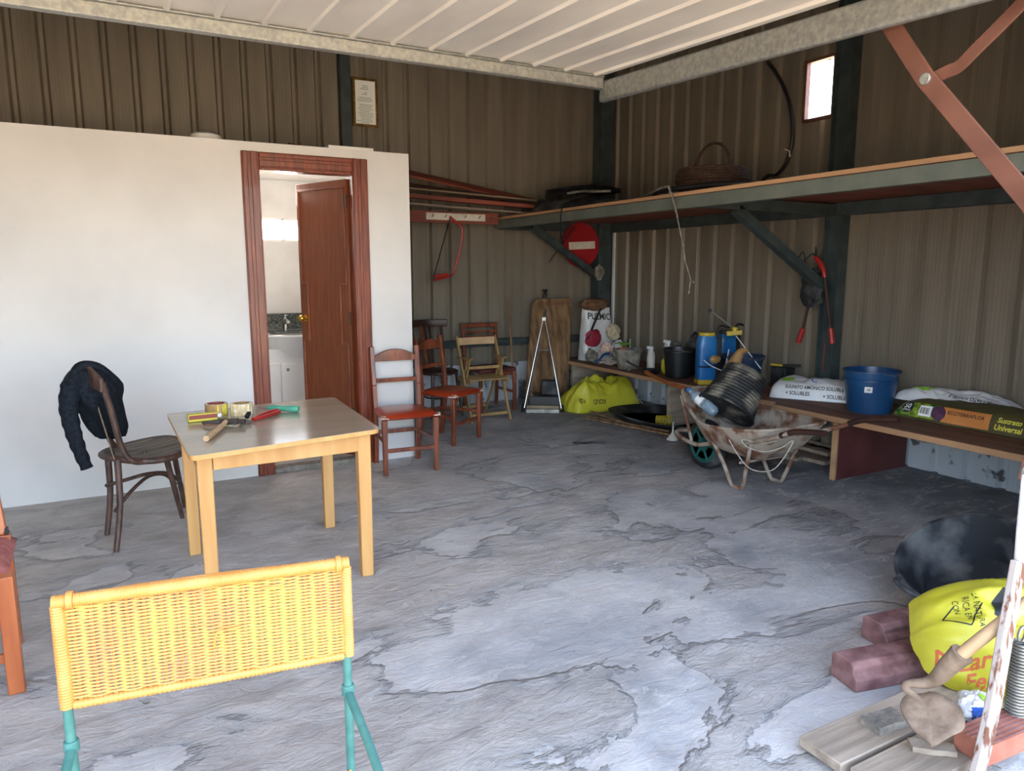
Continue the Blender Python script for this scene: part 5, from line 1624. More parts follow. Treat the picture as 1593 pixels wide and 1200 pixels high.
# yellow sack on the floor
t, b, m = sackthing('yellow_sack', 'bulging yellow sack with upside-down print on the floor beside the leaning panel', 'sack', 'yellow', (4.555, 6.45, 0.0), R(3), 0.90, 0.42, 0.335, 5, nu=60, nv=40, wr=0.35, fold=0.8, ed=2.6)
text('print', 'XOUD', 0.062, (4.42, 6.1, 0.075), (-1, 0, 0.05), (0, 0.3, -1), 'ink', t, b, xs=0.9)
text('print', 'sub', 0.058, (4.21, 6.1, 0.085), (-1, 0, 0.05), (0, 0.3, -1), 'ink', t, b, xs=0.9)
mb = MB(); mb.tube(spl([(4.90, 6.30, 0.14), (4.97, 6.24, 0.07), (4.99, 6.20, 0.01)], 4), 0.004, 6); mb.build('tie_cord', 'rope', t)
# leaning wooden panel
lpn = thing('leaning_panel', 'worn brown wooden panel with rounded top corners leaning against the back wall', 'panel', (4.2, 7.0, 0))
B0, B1, T1, T0 = V((3.90, 6.93, 0.0)), V((4.46, 6.93, 0.0)), V((4.655, 7.17, 1.175)), V((4.13, 7.17, 1.175))
def pq(u, v):
    a = B0 * (1 - u) + B1 * u; b_ = T0 * (1 - u) + T1 * u
    return a * (1 - v) + b_ * v
outl = [(0, 0), (1, 0), (1, 0.93)] + [(1 - 0.10 * (1 - math.cos(a)), 0.93 + 0.07 * math.sin(a)) for a in (0.5, 1.0, PI / 2)] + [(0.16 - 0.16 * math.sin(a), 0.93 + 0.07 * math.cos(a)) for a in (0, 0.4, 0.8, 1.2, PI / 2)]
f_ = [pq(*p) for p in outl]; nn = V((0, 0.028, 0))
mb = MB(); k = len(f_)
mb.add(f_ + [p + nn for p in f_], [tuple(range(k - 1, -1, -1)), tuple(range(k, 2 * k))] + [(i, (i + 1) % k, k + (i + 1) % k, k + i) for i in range(k)])
mb.build('panel_board', 'oldwood2', lpn, bev=0.004)
mb = MB()
for i in range(16):
    u = 0.12 + 0.80 * i / 15
    mb.tube([pq(u, 0.968) + V((0, -0.004, 0)), pq(u, 0.935) + V((0, -0.005, 0))], 0.005, 5)
mb.build('stitched_edge', 'boardred', lpn)
st_ = thing('black_clip_rod', 'black forked rod end poking up behind the leaning panel', 'rod', (4.32, 7.255, 0))
mb = MB(); mb.tube([(4.33, 7.24, 0.0), (4.33, 7.24, 1.22)], 0.013, 8); mb.bar((4.33, 7.24, 1.18), (4.33, 7.24, 1.27), 0.035, 0.02, up=(0, 1, 0)); mb.bar((4.295, 7.24, 1.27), (4.365, 7.24, 1.27), 0.02, 0.014); mb.build('rod', 'black', st_)
# stick against the wall
mb = MB(); mb.tube(spl([(3.80, 6.99, 0.0), (3.815, 7.09, 0.55), (3.845, 7.21, 1.19)], 6), 0.0135, 8)
tag(mb.build('long_stick', 'oldwood2', loc=(3.80, 6.99, 0)), 'thin brown stick leaning on the back wall between chairs and wooden panel', 'stick')
# A-frame stand
af = thing('a_frame_stand', 'chrome A-frame stand with black base tray in front of the leaning panel', 'stand', (3.93, 6.57, 0))
ux = V((0.84, -0.54, 0)); uy = V((0.54, 0.84, 0)); O = V((3.935, 6.60, 0))
def ap(x, y, z):
    return O + ux * x + uy * y + V((0, 0, z))
mr = Matrix((ux, uy, V((0, 0, 1)))).transposed()
mb = MB(); mb.box(ap(0, -0.005, 0.03), (0.35, 0.34, 0.045), mr); mb.build('base_tray', 'steel', af, bev=0.004)
mb = MB(); mb.box(ap(0.02, 0.03, 0.115), (0.33, 0.27, 0.12), mr); mb.build('platform', 'black', af, bev=0.006)
mb = MB(); mb.box(ap(0, -0.155, 0.072), (0.34, 0.03, 0.035), mr); mb.build('front_bar', 'paleplank', af, bev=0.004)
apx = ap(-0.0, 0.06, 0.985)
for sx_ in (-1, 1):
    mb = MB(); mb.tube([ap(sx_ * 0.195, -0.14, 0.06), apx + ux * sx_ * 0.012], 0.0075, 10); mb.build('leg', 'chrome', af)
    mb = MB(); mb.tube([ap(sx_ * 0.165, 0.18, 0.06), apx + ux * sx_ * 0.012 + uy * 0.02], 0.006, 8); mb.build('leg', 'chrome', af)
    mb = MB(); mb.tube([ap(sx_ * 0.19, -0.17, 0.035), ap(sx_ * 0.19 + sx_ * 0.03, -0.17, 0.025), ap(sx_ * 0.21, -0.12, 0.09)], 0.011, 8); mb.build('foot_clamp', 'black', af)
mb = MB(); mb.box(apx + V((0, 0, 0.0)), (0.045, 0.035, 0.04), mr); mb.build('apex_clamp', 'steel', af, bev=0.003)
mb = MB(); mb.tube([apx, apx + V((0.01, 0.0, 0.05)), apx + V((0.025, 0, 0.10))], [0.014, 0.012, 0.008], 8); mb.build('apex_knob', 'black', af)
mb = MB(); mb.tube([ap(-0.06, -0.02, 0.66), ap(0.055, -0.02, 0.66)], 0.006, 8); mb.build('cross_tie', 'steel', af)
mb = MB(); mb.box(ap(0.06, 0.04, 0.255), (0.17, 0.10, 0.155), mr)
tag(mb.build('grey_box', 'dusty', loc=ap(0.06, 0.04, 0.176), bev=0.012), 'small dusty grey case standing on the platform of the A-frame stand', 'case')

# ------------------------------------------------------------------ wheelbarrow
wb = thing('wheelbarrow', 'rusty cement-caked wheelbarrow with green-hubbed wheel in front of the bench', 'wheelbarrow', (3.87, 3.7, 0))
W0 = V((3.86, 4.045, 0.192))
mb = MB()
mr = Matrix(((0, 0, 1), (0, 1, 0), (-1, 0, 0))).transposed()
mr = Matrix.Rotation(PI / 2, 3, 'Y')
pr = []
for i in range(17):
    a = -PI * 0.62 + PI * 1.24 * i / 16
    pr.append((0.150 + 0.042 * math.cos(a), 0.042 * math.sin(a)))
mb.lathe(pr + [pr[0]], W0, mr, 48)
tire = mb.build('tyre', 'dusty', wb)
mb = MB(); mb.lathe([(0.02, -0.058), (0.035, -0.056), (0.042, -0.040), (0.10, -0.036), (0.125, -0.044), (0.142, -0.040), (0.142, 0.036), (0.125, 0.03), (0.10, 0.016), (0.04, 0.022), (0.035, 0.04), (0.02, 0.045)], W0, mr, 36)
hub = mb.build('wheel_rim', 'netgreen', wb)
for k in range(6):
    a = k * PI / 3
    mb = MB(); d = V((0, math.cos(a), math.sin(a)))
    mb.bar(W0 + V((-0.042, 0, 0)) + d * 0.04, W0 + V((-0.044, 0, 0)) + d * 0.125, 0.014, 0.02, up=(1, 0, 0)); mb.build('spoke_rib', 'netgreen', hub, bev=0.002)
mb = MB(); mb.tube([W0 + V((-0.115, 0, 0)), W0 + V((0.115, 0, 0))], 0.010, 10); mb.build('axle', 'barrow', wb)
# tray: lofted skin between rim and floor
rim = [V(p) for p in ((3.585, 3.22, 0.485), (3.555, 3.40, 0.455), (3.545, 3.60, 0.435), (3.57, 3.80, 0.425), (3.615, 3.96, 0.475), (3.655, 4.08, 0.555), (3.70, 4.15, 0.605), (3.83, 4.17, 0.61), (3.99, 4.16, 0.605), (4.07, 4.08, 0.575), (4.13, 3.95, 0.525), (4.17, 3.75, 0.49), (4.165, 3.55, 0.485), (4.14, 3.36, 0.49), (4.08, 3.18, 0.50), (3.95, 3.17, 0.495), (3.75, 3.19, 0.49))]
ctr = V((3.86, 3.66, 0.235))
rs = spl(rim, 4, closed=True)
def trayp(u, v):
    p = rs[int(round(u * len(rs))) % len(rs)]
    q = ctr + V(((p.x - ctr.x) * 0.52, (p.y - ctr.y) * 0.56, 0))
    t_ = v
    # v 0 rim -> 0.7 floor edge -> 1 centre
    if t_ < 0.72:
        s_ = t_ / 0.72
        e = s_ ** 1.0
        r_ = p * (1 - e) + q * e
        r_.z = p.z * (1 - s_) + q.z * s_ - 0.03 * math.sin(PI * s_)
        return r_
    s_ = (t_ - 0.72) / 0.28
    return q * (1 - s_) + ctr * s_
mb = MB(); mb.grid(trayp, len(rs), 14, cu=True); mb.build('tray', 'barrow', wb, sol=0.005)
mb = MB(); mb.tube(rs, 0.0105, 8, closed=True); mb.build('tray_rim', 'rustwhite' if False else 'barrow', wb)
for s_, pts in ((-1, [(3.50, 2.98, 0.525), (3.535, 3.15, 0.45), (3.60, 3.40, 0.365), (3.68, 3.62, 0.29), (3.74, 3.90, 0.235), (3.755, 4.045, 0.20), (3.76, 4.20, 0.215), (3.80, 4.32, 0.235), (3.86, 4.34, 0.24)]), (1, [(4.19, 3.02, 0.525), (4.15, 3.15, 0.46), (4.08, 3.40, 0.365), (4.03, 3.62, 0.29), (3.98, 3.90, 0.235), (3.965, 4.045, 0.20), (3.96, 4.20, 0.215), (3.92, 4.32, 0.235), (3.86, 4.34, 0.24)])):
    mb = MB(); mb.tube(spl(pts, 5), 0.0155, 10); mb.build('frame_tube', 'barrow', wb)
    a_ = V(pts[0])
    mb = MB(); mb.tube(spl([V(pts[1]) * 0.4 + a_ * 0.6, a_ + V((0.0, -0.06, 0.02)), a_ + V((0.015 * s_, -0.27, 0.055))], 5), 0.0185, 12); mb.build('grip', 'blackwood', wb)
    mb = MB(); mb.tube([(3.86 + s_ * 0.155, 4.17, 0.56), (3.86 + s_ * 0.10, 4.10, 0.215)], 0.011, 8); mb.build('front_strut', 'barrow', wb)
for s_, ft, fa, ra in ((-1, V((3.675, 3.56, 0.012)), V((3.66, 3.78, 0.30)), V((3.60, 3.36, 0.38))), (1, V((4.045, 3.545, 0.012)), V((4.03, 3.78, 0.30)), V((4.09, 3.36, 0.38)))):
    mb = MB(); mb.tube(spl([fa, fa * 0.5 + ft * 0.5, ft + V((0, 0.035, 0.012)), ft, ft + V((0, -0.05, 0.004)), ft + V((0, -0.075, 0.03)), ra * 0.55 + ft * 0.45 + V((0, -0.03, 0)), ra], 5), 0.0135, 8); mb.build('leg', 'barrow', wb)
mb = MB(); mb.tube([(3.62, 3.47, 0.21), (4.07, 3.46, 0.21)], 0.010, 8); mb.build('leg_brace', 'barrow', wb)
# thin rope looped under it
def onx(px, py, X):
    a = Euler((PI / 2 - PITCH, 0, -YAW)).to_matrix() @ V((px - 796.5, 600 - py, -FPX))
    return V((0, 0, CAMH)) + a * (X / a.x)
mb = MB(); rp_ = [(1134, 684), (1148, 708), (1168, 730), (1198, 733), (1217, 716), (1234, 686), (1215, 697), (1190, 703), (1163, 696), (1155, 684), (1190, 690), (1226, 679)]
mb.tube(spl([onx(x, y, 3.56) for x, y in rp_], 5), 0.0035, 6)
tag(mb.build('thin_rope', 'rope', loc=(3.56, 3.4, 0.3)), 'thin pale rope looped and dangling below the wheelbarrow tray', 'rope')
# dried cement in the tray
mb = MB()
def cem(u, v):
    a = 2 * PI * u
    r = v
    p = V((3.87 + 0.205 * r * math.cos(a), 3.62 + 0.33 * r * math.sin(a), 0.325 + 0.04 * (1 - r) + 0.018 * noise.noise(V((math.cos(a) * r * 6, math.sin(a) * r * 6, 1)))))
    return p
mb.grid(lambda u, v: cem(u, 0.02 + v * 0.98), 40, 14, cu=True)
mb.grid(lambda u, v: cem(u, 0.02 + v * 0.98) - V((0, 0, 0.05)), 40, 4, cu=True)
tag(mb.build('cement_crust', 'cement', loc=(3.87, 3.62, 0.28)), 'grey lumpy dried cement lying in the wheelbarrow tray', 'cement', kind='stuff')
# ribbed rubber basket tipped into it
ax = V((0.50, 0.02, 0.62)).normalized()
mr = ax.to_track_quat('Z', 'Y').to_matrix()
BC = V((3.80, 3.80, 0.505))
bt, bb = bucket('ribbed_basket', 'black cement-smeared ribbed basket tipped mouth-down in the wheelbarrow', BC, 0.205, 0.150, 0.30, 'cement_rubber', handle=False, axis=mr, ribs=1.0, n=48)
mb = MB(); mb.tube([BC + mr @ V((0.207 * math.cos(a), 0.207 * math.sin(a), 0.0)) for a in [i * PI / 24 for i in range(48)]], 0.010, 8, closed=True); mb.build('rim_roll', 'cement_rubber', bt)
mb = MB(); mb.tube([BC + mr @ V(p) for p in spl([(0.10, -0.14, 0.02), (0.15, -0.19, 0.02), (0.20, -0.17, 0.02), (0.19, -0.10, 0.02)], 4)], 0.009, 6); mb.build('handle', 'cement_rubber', bt)
# water bottle
wbt = thing('water_bottle', 'clear plastic water bottle with blue cap lying at the nose of the wheelbarrow', 'bottle', (3.71, 4.02, 0.50))
a_ = V((3.690, 4.075, 0.615)); b_ = V((3.735, 3.83, 0.475))
ax = (b_ - a_).normalized(); mr2 = ax.to_track_quat('Z', 'Y').to_matrix()
mb = MB(); mb.lathe([(0, 0.0), (0.013, 0.0), (0.013, 0.018), (0.03, 0.05), (0.041, 0.08), (0.041, 0.16), (0.038, 0.165), (0.041, 0.17), (0.041, 0.26), (0.03, 0.275), (0, 0.27)], a_, mr2, 24); mb.build('bottle_body', 'pet', wbt)
mb = MB(); mb.lathe([(0, -0.012), (0.0165, -0.012), (0.0165, 0.010), (0, 0.010)], a_, mr2, 20); mb.build('cap', 'blue2', wbt)
mb = MB(); mb.lathe([(0.0416, 0.10), (0.0418, 0.155)], a_, mr2, 24); mb.build('label', 'white', wbt)
# orange stick from barrow to bench
mb = MB(); mb.tube(spl([(4.40, 5.42, 0.525), (4.28, 5.1, 0.515), (4.06, 4.50, 0.53), (3.99, 4.33, 0.535), (3.93, 4.20, 0.54)], 5), 0.0185, 10)
mb.tube([(4.40, 5.42, 0.525), (4.43, 5.50, 0.526)], 0.021, 10)
tag(mb.build('tool_handle', 'handlewood', loc=(4.1, 4.7, 0.52)), 'long orange-brown tool handle reaching from wheelbarrow nose to bench edge', 'handle')
CR = Euler((PI / 2 - PITCH, 0, -YAW)).to_matrix()
def at(px, py, dep):
    """point seen at a picture position, dep metres in front of the camera"""
    return V((0, 0, CAMH)) + CR @ V(((px - 796.5) / FPX * dep, (600 - py) / FPX * dep, -dep))
def ony(px, py, Y):
    a = CR @ V((px - 796.5, 600 - py, -FPX))
    return V((0, 0, CAMH)) + a * (Y / a.y)

# ------------------------------------------------------------------ hanging things
# no-entry disc
sc_ = V((4.765, 7.17, 1.785))
rs_ = thing('no_entry_sign', 'round red no-entry road sign with white bar hanging behind the corner brace', 'road sign', sc_)
tilt = Matrix.Rotation(R(-3), 3, 'Y') @ Matrix.Rotation(PI / 2, 3, 'X')
mb = MB(); mb.lathe([(0, 0), (0.248, 0), (0.254, -0.006), (0.254, 0.006), (0.246, 0.004), (0, 0.004)], sc_, tilt, 56); mb.build('disc', 'signred', rs_)
mb = MB(); mb.box(sc_ + V((0.015, -0.006, -0.005)), (0.36, 0.003, 0.085), (0, R(-3), 0)); mb.build('white_bar', 'signwhite', rs_)
mb = MB(); mb.tube([sc_ + V((-0.10, 0.02, 0.22)), sc_ + V((-0.12, 0.03, 0.30))], 0.004, 6); mb.build('hanging_wire', 'steel', rs_)
mb = MB()
for i in range(16):
    t_ = i / 15
    c = V((4.62, 7.10, 1.97)) * (1 - t_) + V((4.32, 7.12, 1.60)) * t_
    d1 = V((-0.63, 0.05, -0.77)); d2 = V((0.77, 0, -0.63)) if i % 2 else V((0, 1, 0))
    mb.tube([c + d1 * 0.021 * math.cos(a) + d2 * 0.011 * math.sin(a) for a in [j * PI / 5 for j in range(10)]], 0.004, 5, closed=True)
tag(mb.build('black_chain', 'black', loc=(4.62, 7.10, 1.97)), 'black chain hanging slantwise behind the corner brace beside the road sign', 'chain', kind=None)
lumps('crumpled_bag', 'small crumpled whitish plastic bag hung at the foot of the corner brace', 'bag', (4.93, 7.02, 1.38), 0.055, 0.04, 0.085, 'grime', 31, 0.35, 28, 2.4, 0.35)
# bow saw
bs = thing('bow_saw', 'red-framed bow saw hanging from the cream peg rail', 'saw', (3.0, 6.93, 1.4))
fp = [ony(700, 337, 6.93), ony(704, 341, 6.93), ony(717, 352, 6.93), ony(719, 364, 6.93), ony(714, 395, 6.93), ony(705, 424, 6.93), ony(699, 430, 6.93), ony(675, 436, 6.93)]
mb = MB(); mb.tube(spl(fp, 4), 0.0125, 8); mb.build('frame', 'red', bs)
mb = MB(); mb.bar(ony(700, 340, 6.93), ony(674, 433, 6.93), 0.003, 0.022, up=(0, 1, 0)); 
p_, q_ = ony(700, 340, 6.93), ony(674, 433, 6.93)
for i in range(30):
    c = p_ + (q_ - p_) * ((i + 0.5) / 30)
    mb.add([c + V((0.010, -0.001, 0.006)), c + V((0.010, -0.001, -0.006)), c + V((0.018, -0.001, 0))], [(0, 1, 2)])
bl = mb.build('blade', 'black', bs, smooth=False)
mb = MB(); mb.bar(ony(676, 430, 6.93), ony(697, 427, 6.93), 0.03, 0.034); mb.build('hand_grip', 'red', bs, bev=0.008)
# loppers
lo = thing('lopping_shears', 'long lopping shears with red grips hanging at the steel post brace', 'shears', (4.98, 4.1, 0.9))
XP = 5.08
J = onx(1279, 412, XP)
mb = MB(); mb.tube(spl([onx(1268, 400, XP), onx(1275, 408, XP), onx(1281, 420, XP), onx(1283, 432, XP)], 4), [0.018, 0.020, 0.022, 0.024, 0.024, 0.024, 0.022, 0.022, 0.021, 0.021, 0.020, 0.019, 0.018][:13], 10); mb.build('jaw_arm', 'red', lo)
mb = MB(); mb.prism([(-0.012, 0), (0.012, 0), (0.02, 0.06), (0.0, 0.10), (-0.006, 0.06)], onx(1270, 402, XP), (0.12, -0.55, 0.3), (0, 0.12, 1), 0.012); mb.prism([(-0.006, 0), (0.006, 0), (0.008, 0.07), (-0.004, 0.075)], onx(1276, 402, XP - 0.02), (0.12, -0.7, 0.3), (0, -0.35, 1), 0.010); mb.build('blades', 'black', lo, bev=0.002)
for a, b, c in (((1283, 430), (1292, 511), (1295, 535)), ((1271, 415), (1249, 511), (1242, 533))):
    mb = MB(); mb.tube([onx(a[0], a[1], XP), onx(b[0], b[1], XP)], 0.0125, 8); mb.build('arm_tube', 'blackwood', lo)
    mb = MB(); mb.tube([onx(b[0], b[1], XP), onx((b[0] + c[0]) / 2, (b[1] + c[1]) / 2, XP), onx(c[0], c[1], XP)], [0.019, 0.0205, 0.0215], 12); mb.build('grip', 'red', lo, bev=0.002)
lumps('rag_bundle', 'grey-blue dusty cloth bundle tied to the steel post behind the loppers', 'cloth', (5.08, 4.17, 1.19), 0.07, 0.12, 0.155, 'dusty', 33, 0.2, 30, 1.8, 0.2)
mb = MB(); mb.tube(spl([onx(1236, 414, 4.98), onx(1249, 392, 4.98), onx(1252, 415, 4.98), onx(1240, 417, 4.98), onx(1262, 396, 4.96), onx(1270, 399, 4.96)], 5), 0.005, 6)
tag(mb.build('tie_wire', 'black', loc=(4.98, 4.2, 1.6)), 'black wire wound round the steel brace above the loppers', 'wire')
mb = MB(); mb.tube([onx(1283, 535, 4.99), onx(1281, 560, 4.99), onx(1279, 580, 4.99)], 0.003, 5)
tag(mb.build('red_cord', 'red', loc=onx(1279, 580, 4.99)), 'thin red cord hanging down the steel post below the loppers', 'cord')
# rope over shelf edge
rp2 = [V((3.95, 5.15, 2.075)), onx(1033, 291, 3.68), onx(1043, 300, 3.675), onx(1050, 322, 3.675), onx(1056, 350, 3.675), onx(1063, 385, 3.675), onx(1067, 410, 3.675), onx(1074, 436, 3.675), onx(1071, 457, 3.675)]
mb = MB(); rr = random.Random(8)
pts = spl(rp2, 7)
mb.tube([p + V((0, rr.uniform(-0.004, 0.004), 0)) for p in pts], [0.009 if i < 24 else 0.005 + 0.004 * (i % 5 == 0) for i in range(len(pts))], 7)
mb.tube([onx(1074, 436, 3.675), onx(1080, 440, 3.675)], 0.006, 5)
tag(mb.build('frayed_rope', 'rope2', loc=(3.68, 4.5, 1.5)), 'frayed grey rope hanging over the shelf edge in front of the right wall', 'rope')
mb = MB(); pts = [onx(905, 306, 3.68), onx(888, 311, 3.68), onx(877, 318, 3.68), onx(873, 330, 3.675), onx(872, 348, 3.675), onx(872, 372, 3.675)]
mb.tube(spl(pts, 5), 0.006, 6)
tag(mb.build('dark_string', 'black', loc=(3.68, 6.0, 1.9)), 'thin dark string looped over the shelf edge above the road sign', 'cord')

# ------------------------------------------------------------------ on the high shelf
rr = random.Random(21)
z0 = 2.062
for i in range(14):
    lay = i // 5
    y = 6.36 + (i % 5) * 0.115 + lay * 0.02
    x0 = 4.02 + rr.uniform(-0.05, 0.2) + 0.02 * lay
    L_ = rr.uniform(0.75, 1.1) - 0.08 * lay
    z = z0 + 0.022 + lay * 0.045
    dz_ = 0.02
    mb = MB(); mb.tube(spl([(x0, y, z), (x0 + L_ * 0.5, y - 0.05, z), (x0 + L_, y - 0.1, z)], 4), 0.019, 8)
    tag(mb.build('black_pipe_offcut', 'hose', loc=(x0, y, z - 0.02)), 'one of the black pipe offcuts heaped at the corner end of the high shelf', 'pipe', 'black pipe offcuts on the high shelf')
t = thing('black_sheeting', 'folded stack of black plastic sheeting on top of the pipe offcuts', 'sheeting', (4.35, 6.6, z0 + 0.16))
for k in range(6):
    mb = MB()
    mb.grid(lambda u, v: V((4.00 + 0.02 * k + 0.72 * u, 6.35 + 0.36 * v + 0.03 * k, z0 + 0.160 + 0.022 * k * (1 - 0.5 * u) + 0.085 * math.sin(u * 2.0) + 0.012 * noise.noise(V((u * 7, v * 5, k * 3.0))))), 24, 10)
    mb.build('sheet_layer', 'black', t, sol=0.010)
mb = MB()
mb.grid(lambda u, v: V((3.76 + 0.28 * v, 6.6 - 1.25 * u, z0 + 0.015 + 0.17 * math.sin(PI * min(1, v * 1.0)) * (1 - 0.75 * u) * (0.7 + 0.5 * noise.noise(V((u * 9, v * 4, 2)))))), 40, 12)
tag(mb.build('dark_netting', 'dusty', loc=(3.9, 6.0, z0), sol=0.006), 'dark bunched netting trailing along the shelf edge from the pipe heap', 'netting')
mb = MB(); pts = spl([(3.80, 5.95, z0 + 0.15), (3.85, 5.75, z0 + 0.155), (3.80, 5.55, z0 + 0.13), (3.86, 5.35, z0 + 0.12)], 6)
mb.tube(pts, 0.011, 7)
tag(mb.build('pale_strip', 'rope2', loc=(3.82, 5.7, z0)), 'short pale twisted strip on top of the dark netting', 'strip')
# wicker basket with hoop handle
bk_ = thing('wicker_basket', 'dark wicker basket with a hooped handle on the high shelf', 'basket', (4.38, 4.66, z0))
mb = MB()
c = V((4.38, 4.66, z0))
for k in range(12):
    z = 0.015 + k * 0.021; r = 0.21 + 0.075 * math.sin(PI * min(1, k / 11.0) * 0.75)
    mb.tube([c + V(((r + 0.006 * (j % 2) * (1 if k % 2 else -1)) * math.cos(j * PI / 24), (r + 0.006 * (j % 2)) * math.sin(j * PI / 24), z)) for j in range(48)], 0.0125, 6, closed=True)
mb.lathe([(0, 0.004), (0.2, 0.004), (0.2, 0.012), (0, 0.012)], c, None, 24)
mb.build('woven_body', 'wicker', bk_, ang=80)
mb = MB()
pts = [c + V((0.0, 0.20 * math.cos(a), 0.26 + 0.20 * math.sin(a))) for a in [i * PI / 20 for i in range(21)]]
mb.tube(pts, [0.011 + 0.003 * (i % 2) for i in range(21)], 7); mb.build('hoop_handle', 'wicker', bk_)
# black hose up the wall
mb = MB(); pts = [(4.6, 4.95, z0 + 0.02), (4.95, 4.8, z0 + 0.02)] + [onx(x, y, 5.215) for x, y in ((1190, 277), (1208, 272), (1222, 256), (1231, 228), (1233, 200), (1229, 165), (1219, 135), (1206, 112), (1194, 97))]
mb.tube(spl(pts, 6), 0.016, 10)
tag(mb.build('black_hose', 'hose', loc=(5.0, 4.7, z0)), 'stiff black hose curving up the right wall left of the small bright window', 'hose')
mb = MB(); q = onx(1228, 235, 5.20); mb.tube([q + V((0, 0.05, 0.02)), q, q + V((0, -0.01, -0.05))], 0.007, 6)
tag(mb.build('hose_tie', 'rope', loc=q), 'pale tie knotted round the stiff black hose', 'tie')
mb = MB(); mb.tube(spl([(4.45, 4.2, z0 + 0.02), (4.2, 4.0, z0 + 0.06), (4.0, 4.3, z0 + 0.075), (3.9, 4.75, z0 + 0.06), (4.1, 5.0, z0 + 0.03), (4.4, 5.0, z0 + 0.02)], 6), 0.02, 8)
tag(mb.build('black_hose_coil', 'hose', loc=(4.2, 4.5, z0)), 'flat loop of black hose lying on the shelf below the wall hose', 'hose')

# ------------------------------------------------------------------ right foreground
# planks on the floor
for i, (x0, x1, y0, y1, z, a) in enumerate(((1.785, 2.72, 1.255, 1.408, 0.033, 0), (1.80, 2.65, 1.083, 1.240, 0.033, 0.5))):
    mb = MB(); mb.box(((x0 + x1) / 2, (y0 + y1) / 2, z), (x1 - x0, y1 - y0, 0.034), (0, 0, R(a)))
    tag(mb.build('scaffold_plank', 'oldwood', loc=((x0 + x1) / 2, (y0 + y1) / 2, 0.016), bev=0.004), ['grey weathered plank with a mortar lump, nearer the concrete floor side', 'grey weathered plank carrying the small wood block, at the picture\'s lower edge'][i], 'plank', None)
for i, x in enumerate((1.90, 2.45)):
    mb = MB(); mb.box((x, 1.245, 0.008), (0.07, 0.33, 0.016))
    tag(mb.build('spacer_batten', 'oldwood2', loc=(x, 1.245, 0), bev=0.002), ['thin batten under the visible ends of the two grey planks', 'thin batten under the far ends of the two grey planks'][i], 'batten')
PT = 0.0505
def frag(name, label, c, d, mat, rz, seed, cat):
    mb = MB()
    bm = bmesh.new(); bmesh.ops.create_cube(bm, size=1.0)
    bmesh.ops.subdivide_edges(bm, edges=bm.edges, cuts=3, use_grid_fill=True)
    vs = []
    for v in bm.verts:
        p = V((v.co.x * d[0], v.co.y * d[1], v.co.z * d[2]))
        k = 0.08 * min(d) * 3
        p += V((noise.noise(p * 14 + V((seed, 0, 0))), noise.noise(p * 14 + V((0, seed, 0))), 0.4 * noise.noise(p * 14 + V((0, 0, seed))))) * k
        p.z = max(p.z, -d[2] / 2)
        vs.append(Matrix.Rotation(rz, 3, 'Z') @ p + V(c) + V((0, 0, d[2] / 2)))
    idx = {v: i for i, v in enumerate(bm.verts)}
    mb.add(vs, [tuple(idx[v] for v in f.verts) for f in bm.faces]); bm.free()
    return tag(mb.build(name, mat, loc=c, ang=30), label, cat)
frag('mortar_lump', 'flat grey mortar lump lying on the upper grey plank', (2.075, 1.315, PT), (0.13, 0.075, 0.026), 'cement', R(-8), 2, 'mortar lump')
frag('wood_block', 'small split wood block lying on the lower grey plank', (2.085, 1.165, PT), (0.125, 0.045, 0.018), 'oldwood', R(-42), 5, 'wood block')
# maroon kerb stones
def kerb(label, c, L_, rz, z=0.0, w_=0.13, h_=0.10):
    prof = [(-w_ / 2, 0), (w_ / 2, 0), (w_ / 2, h_ * 0.45), (w_ / 2 - 0.018, h_ * 0.62), (w_ / 2 - 0.018, h_ * 0.85), (w_ / 2 - 0.035, h_), (-w_ / 2 + 0.012, h_), (-w_ / 2, h_ * 0.88)]
    d = V((math.cos(rz), math.sin(rz), 0)); s_ = V((math.sin(rz), -math.cos(rz), 0))
    mb = MB(); o_ = V(c) + d * L_ / 2
    mb.prism(prof, o_ + V((0, 0, z)), s_, (0, 0, 1), L_)
    ob = mb.build('kerb_stone', 'maroon', loc=c, bev=0.004)
    return tag(ob, label, 'kerb stone')
kerb('maroon grooved concrete kerb stone lying on the floor in front of the yellow sack', (2.40, 1.555, 0), 0.34, R(-12))
kerb('second maroon kerb stone mostly hidden behind the yellow sack, below the rubber tub', (2.74, 1.70, 0), 0.30, R(-8))
# orange hollow bricks
def brick(label, c, rz, d=(0.24, 0.115, 0.085)):
    t = thing('hollow_brick', label, 'brick', c, rz)
    mb = MB(); mb.box((0, 0, d[2] / 2), d); mb.build('brick_body', 'terracotta', t, bev=0.003, world=False)
    mb = MB()
    for k in range(7):
        mb.box((0, -d[1] / 2 + 0.010 + k * 0.0155, d[2] + 0.0008), (d[0] * 0.98, 0.005, 0.003))
    mb.build('scored_face', 'maroon', t, world=False, bev=0.0008)
    return t
brick('orange hollow brick lying behind the rusty lever at the lower right corner', (2.27, 1.085, 0.0515), R(-4), (0.24, 0.105, 0.065))
brick('orange brick standing on the floor under the blue and white bag', (2.36, 1.02, 0.0), R(20), (0.22, 0.10, 0.06)) if False else None
bw = lumps('printed_bag', 'crumpled white bag with blue and green print beside the coil spring', 'bag', (2.355, 1.20, 0.052), 0.075, 0.05, 0.042, 'bagwhite', 41, 0.25, 30, 1.8, 0.3)
patch('blue_print_mark', rect(0.09, 0.035), (2.345, 1.165, 0.09), (0.8, -0.45, 0), (0.3, 0.5, 0.7), 'blueprint', bw, bw, 0.002)
patch('green_print_mark', circ(0.016), (2.375, 1.185, 0.125), (0.8, -0.45, 0), (0.3, 0.5, 0.7), 'limeprint', bw, bw, 0.002)
